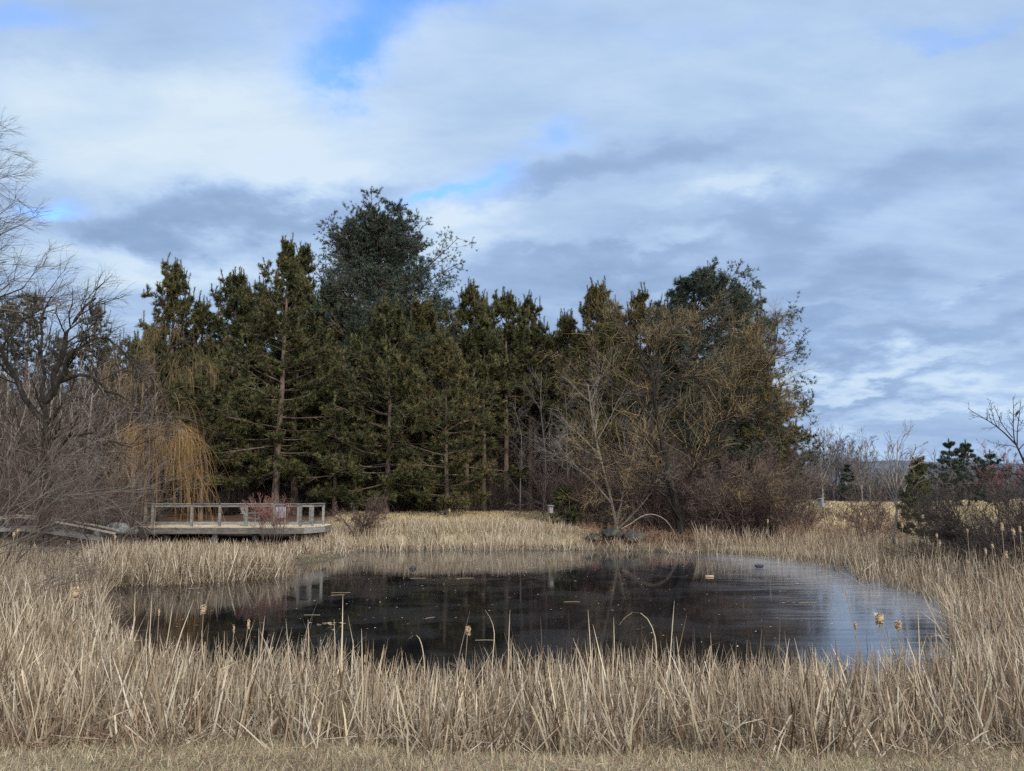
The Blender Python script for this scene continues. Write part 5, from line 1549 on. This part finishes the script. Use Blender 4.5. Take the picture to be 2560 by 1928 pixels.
railbar([(-60, 1300), (0, 1293), (45, 1288), (94, 1291), (163, 1300), (230, 1312), (296, 1326)], 32.2, 28.8, 0.07, 0.05, 'handrail', 'wood_rail')
railbar([(-60, 1300), (0, 1297), (50, 1293), (119, 1301), (200, 1316), (287, 1334)], 30.6, 27.4, 0.07, 0.05, 'handrail', 'wood_rail')
railbar([(-60, 1322), (0, 1320), (60, 1318), (100, 1321), (165, 1330), (240, 1344)], 32.2, 29.3, 0.09, 0.11, 'edge_beam')
railbar([(-60, 1327), (0, 1325), (60, 1324), (110, 1328), (180, 1338), (256, 1349)], 30.6, 27.9, 0.09, 0.12, 'edge_beam')
g = Geo()
A_ = [(-60, 1323.5), (0, 1321), (60, 1320), (105, 1323), (170, 1333), (245, 1346)]
for k in range(len(A_) - 1):
    for q in range(6):
        f = q / 6
        px, py = A_[k][0] + f * (A_[k + 1][0] - A_[k][0]), A_[k][1] + f * (A_[k + 1][1] - A_[k][1])
        f2 = (px + 60) / 305
        Ya, Yb = 32.1 - 2.9 * f2, 30.7 - 2.7 * f2
        za = at(px, py, Ya)[2]
        xa, xb = at(px, py, Ya)[0], at(px, py, Yb)[0]
        beam(g, np.array([xa, Ya, za]) - org, np.array([xb, Yb, za - 0.003 * q]) - org, 0.135, 0.04, rng.uniform(0, 1))
g.obj('walkway_board', M['wood_grey'], fb)
for px, t_, bt, Y in [(108, 1302, 1352, 29.6), (166, 1303, 1345, 30.3), (242, 1326, 1372, 28.2), (118, 1338, 1362, 29.4), (20, 1298, 1345, 30.4), (248, 1320, 1352, 29.3)]:
    g = Geo()
    a, c = at(px, t_, Y) - org, at(px, bt, Y) - org
    boxg(g, (a[0], a[1], (a[2] + c[2]) / 2), (0.11, 0.10, a[2] - c[2]), rnd=rng.uniform(0, 1))
    g.obj('post', M['wood_grey'], fb)


# ------------------------------------------------------------------ rocks
def rock(label, px, py, Y, size, seed, mat='rock', rz=0.0, cat='boulder', group=None, flat=1.0):
    rng = np.random.default_rng(seed)
    nu, nv = 28, 16
    th = np.linspace(0, 2 * math.pi, nu, endpoint=False)
    ph = np.linspace(0, math.pi, nv)
    T_, Pp = np.meshgrid(th, ph)
    D = np.stack([np.cos(T_) * np.sin(Pp), np.sin(T_) * np.sin(Pp), np.cos(Pp)], -1)
    rr = np.ones(D.shape[:2])
    for k in range(9):       # facets cut by planes, then a little roughness
        nv_ = nrm(rng.normal(size=3))
        dd = D @ nv_
        lim = rng.uniform(0.62, 0.92)
        rr = np.where(dd > 0.05, np.minimum(rr, lim / np.maximum(dd, 0.05)), rr)
    rr += 0.035 * np.sin(D[..., 0] * 7 + 1) * np.sin(D[..., 1] * 6 + seed) + 0.02 * np.sin(D[..., 2] * 13 + D[..., 0] * 11)
    V = D * rr[..., None] * np.array(size) / 2
    g = Geo()
    idx = np.arange(nu * nv).reshape(nv, nu)
    g.add(V.reshape(-1, 3), np.stack([idx[:-1], np.roll(idx, -1, 1)[:-1], np.roll(idx, -1, 1)[1:], idx[1:]], -1).reshape(-1, 4))
    o = g.obj('boulder' if cat == 'boulder' else 'rock', M[mat], None, True)
    p_ = at(px, py, Y)
    o.location = (p_[0], p_[1], p_[2] - 0.04)
    o.rotation_euler = (0, 0, rz)
    return tag(o, label, cat, group)


rock('rounded pale grey boulder left of the deck end', 296, 1320, 33.6, (0.98, 0.9, 0.62), 3, group='boulders by the deck')
rock('smaller grey boulder touching the deck corner', 329, 1326, 34.6, (0.55, 0.6, 0.42), 4, group='boulders by the deck')
rock('low grey boulder far left behind the footbridge', 43, 1317, 33.6, (0.4, 0.4, 0.25), 5, group='boulders by the deck')
rock('low pale stone left of the rounded boulder', 275, 1317, 35.2, (0.4, 0.4, 0.25), 6, group='boulders by the deck')
rock('blue-grey ledge stone with a dark hollow under it, left of the mossy slab', 1530, 1334, 38.6, (1.1, 0.9, 0.6), 7, 'rock_shaded', cat='rock', group='rocks below the willow')
rock('large flat-faced mossy slab below the willow', 1590, 1341, 38.4, (1.25, 1.0, 0.8), 18, 'rock_shaded', 0.3, cat='rock', group='rocks below the willow')
rock('dark low stone left of the ledge stone', 1485, 1345, 38.8, (0.9, 0.7, 0.4), 9, 'rock_shaded', cat='rock', group='rocks below the willow')
rock('brown buried stone right of the mossy slab', 1650, 1358, 38.2, (0.9, 0.7, 0.4), 10, 'rock_shaded', cat='rock', group='rocks below the willow')
rock('black lump of frozen mud poking through the ice, left half of the pond', 1031, 1418, 28.2, (0.26, 0.2, 0.18), 11, 'feather', cat='rock', group='dark lumps in the ice')
rock('black lump of mud poking through the ice near the right reeds', 1898, 1413, 28.6, (0.36, 0.2, 0.14), 12, 'feather', cat='rock', group='dark lumps in the ice')


# ------------------------------------------------------------------ nest boxes
def nestbox(label, px, py_top, py_bot, Y, wd_, tilt, ry=0.0):
    t = at(px, py_top, Y)
    bt = at(px, py_bot, Y)
    zb = gz_(t[0], Y)
    e = empty('nest_box', (t[0], Y, zb), label, 'nest box', 'nest boxes on posts')
    H = t[2] - zb
    hb = (t[2] - bt[2])
    e.rotation_euler = (0, tilt, ry)
    g = Geo()
    boxg(g, (0, 0.06, H / 2 - 0.1), (0.05, 0.05, H + 0.12))
    g.obj('post', M['wood_brown'], e)
    g = Geo()
    boxg(g, (0, -0.065, H - hb / 2), (wd_, wd_, hb * 0.86))
    o = g.obj('box_body', M['wood_box'], e)
    g = Geo()
    Mx = np.array(Matrix.Rotation(0.12, 3, 'X'))
    boxg(g, (0, -0.09, H - 0.005), (wd_ * 1.3, wd_ * 1.5, 0.025), M=Mx)
    g.obj('roof', M['wood_box'], e)
    g = Geo()
    a_ = np.linspace(0, 2 * math.pi, 16, endpoint=False)
    ring = np.stack([0.022 * np.cos(a_), np.full(16, -0.065 - wd_ / 2 - 0.004), H - hb * 0.3 + 0.022 * np.sin(a_)], -1)
    g.add(np.vstack([ring, ring.mean(0)]), [[k, (k + 1) % 16, 16] for k in range(16)])
    g.obj('entrance_hole', M['feather'], e)
    return e


nestbox('small grey nest box on a straight post by the small dark cedar', 1374, 1264, 1284, 40.2, 0.20, 0.0, 0.5)
nestbox('nest box on a thin leaning post in front of the open field', 2063, 1246, 1270, 36.5, 0.20, -0.10, -0.9)

# ------------------------------------------------------------------ bird (perched on the tree at the right edge)
Yb = 23.95
t = at(2543, 1033, Yb)
bird = empty('bird', (t[0], t[1], t[2] - 0.055), 'dark songbird perched upright near the top of the spiky tree, facing right', 'bird')
g = Geo()
ax = nrm(np.array([0.62, 0, 0.8]))
pts = np.array([np.array([0, 0, 0.05]) + ax * s for s in (-0.085, -0.06, -0.03, 0.0, 0.03, 0.055, 0.075, 0.095, 0.108)])
tubes(g, pts[None], np.array([[0.006, 0.020, 0.033, 0.038, 0.036, 0.028, 0.025, 0.022, 0.005]]), 12, cap=True)
body = g.obj('body', M['feather'], bird, True)
g = Geo()
beam(g, pts[1], pts[1] - ax * 0.085, 0.024, 0.008)
g.obj('tail', M['feather'], bird)
g = Geo()
tubes(g, np.array([[pts[7] + [0.015, 0, 0.0], pts[7] + [0.042, 0, 0.002]]]), np.array([[0.006, 0.001]]), 6)
g.obj('beak', M['wood_brown'], bird)
for s in (-1, 1):
    g = Geo()
    tubes(g, np.array([[[0.0, 0.012 * s, 0.02], [0.008, 0.012 * s, -0.012]]]), np.array([[0.003, 0.002]]), 5)
    g.obj('leg', M['wood_brown'], bird)

# ------------------------------------------------------------------ bits on the ice
def flat_stick(label, px, py, L, ang, r_=0.0045, mat='reed_stalk', name='floating_reed', group='reed pieces lying on the ice'):
    p_ = onz(px, py)
    g = Geo()
    d = np.array([math.cos(ang), math.sin(ang), 0]) * L / 2
    P = np.stack([-d, -d * 0.9, d * 0.2 + [0, 0.02, 0.003], d * 0.9, d])
    tubes(g, P[None], np.array([[r_ * 0.4, r_, r_, r_, r_ * 0.4]]), 7, cap=True)
    o = g.obj(name, M[mat], None, True)
    o.location = (p_[0], p_[1], r_ * 0.55)
    return tag(o, label, 'floating debris' if name != 'log' else 'log', group)


flat_stick('short peeled pale log floating in the right half of the pond', 1774, 1443, 0.26, 0.0, 0.035, 'log', 'log', 'floating wood')
for px, py, L, a, lab in [(1163, 1446, 0.55, 0.2, 'pale reed piece near the middle of the ice'), (1045, 1446, 0.5, 0.05, 'thin reed piece left of the pale one'), (852, 1482, 0.5, 0.1, 'tan reed piece in the left half of the pond'),
                          (845, 1488, 0.35, 0.3, 'short tan reed piece just below its neighbour'), (1430, 1505, 0.4, 0.0, 'blue-white reed piece in the middle of the pond'), (1212, 1601, 0.35, 0.0, 'thin brown reed lying before the near blades'),
                          (1940, 1428, 0.35, 0.0, 'brown stick right of the black lump'), (2020, 1507, 0.45, 0.1, 'brown reed on the pale ice'), (1075, 1545, 0.25, 0.8, 'slanting bit of reed on the dark water'),
                          (780, 1538, 0.35, 0.0, 'reed piece before the leaf raft'), (1330, 1420, 0.3, 0.0, 'reed piece at the far side of the ice'), (1960, 1408, 0.4, 0.0, 'reed piece at the foot of the right reeds'),
                          (490, 1471, 0.4, 0.3, 'whitish reed piece under the left reeds')]:
    flat_stick(lab, px, py, L, a)
rng = np.random.default_rng(900)
g = Geo()
n = 700
xx = rng.uniform(SH[:, 0].min(), SH[:, 0].max(), n * 3)
yy = rng.uniform(SH[:, 1].min(), SH[:, 1].max(), n * 3)
k = (pond_sd(xx, yy) < -0.3) & (vnoise(xx, yy, 0.5, 4) > rng.uniform(-0.8, 0.5, n * 3))
xx, yy = xx[k][:n], yy[k][:n]
n = len(xx)
s = rng.uniform(0.004, 0.013, n) * (0.6 + yy / 30)
el = rng.uniform(1.0, 3.5, n)
a = rng.uniform(0, math.pi, n) * 0.5
q = np.arange(6) * math.pi / 3
ex, ey = np.cos(q)[None] * (s * el)[:, None], np.sin(q)[None] * s[:, None]
V = np.stack([xx[:, None] + ex * np.cos(a)[:, None] - ey * np.sin(a)[:, None], yy[:, None] + ex * np.sin(a)[:, None] + ey * np.cos(a)[:, None], 0.006 + rng.uniform(0, 0.004, (n, 6))], -1)
idx = np.arange(n * 6).reshape(n, 6)
rr = np.repeat(rng.uniform(0, 1, n), 6)
g.add(V.reshape(-1, 3), np.concatenate([idx[:, [0, 1, 2, 3]], idx[:, [0, 3, 4, 5]]]), rr)
M['debris'] = mat_rnd('debris', [(0, (0.10, 0.08, 0.06)), (0.5, (0.28, 0.25, 0.21)), (1, (0.62, 0.62, 0.62))], 0.7)
tag(g.obj('ice_debris', M['debris']), 'specks of leaf, seed and frost strewn over the thin ice', 'debris', kind='stuff')
g = Geo()
p_ = onz(828, 1564)
for k in range(14):
    c = p_ + np.array([rng.normal() * 0.16, rng.normal() * 0.09, 0.012 + 0.002 * k])
    q = np.arange(6) * math.pi / 3
    V = np.stack([c[0] + 0.05 * np.cos(q) * rng.uniform(0.7, 1.2, 6), c[1] + 0.035 * np.sin(q), np.full(6, c[2]) + rng.uniform(0, 0.02, 6)], -1)
    g.add(V - p_, [[0, 1, 2, 3], [0, 3, 4, 5]], 0.5)
o = g.obj('leaf_raft', M['reed_stalk'])
o.location = p_
tag(o, 'small raft of orange-brown leaves on the dark water', 'leaf litter', kind='stuff')
# bare branch arching over the rocks
g = Geo()
pts = np.array([at(px, py, 38.0) for px, py in [(1553, 1322), (1575, 1312), (1598, 1293), (1623, 1283), (1650, 1290), (1668, 1302), (1682, 1325), (1696, 1350)]])
P, L, r = poly(pts - pts[0], 14, 0.028)
tubes(g, P, trad(r, 14, 0.6), 6)
o = g.obj('fallen_branch', M['bark_grey'])
o.location = pts[0]
tag(o, 'bare pale branch arching over the rocks beside the willow foot', 'branch')
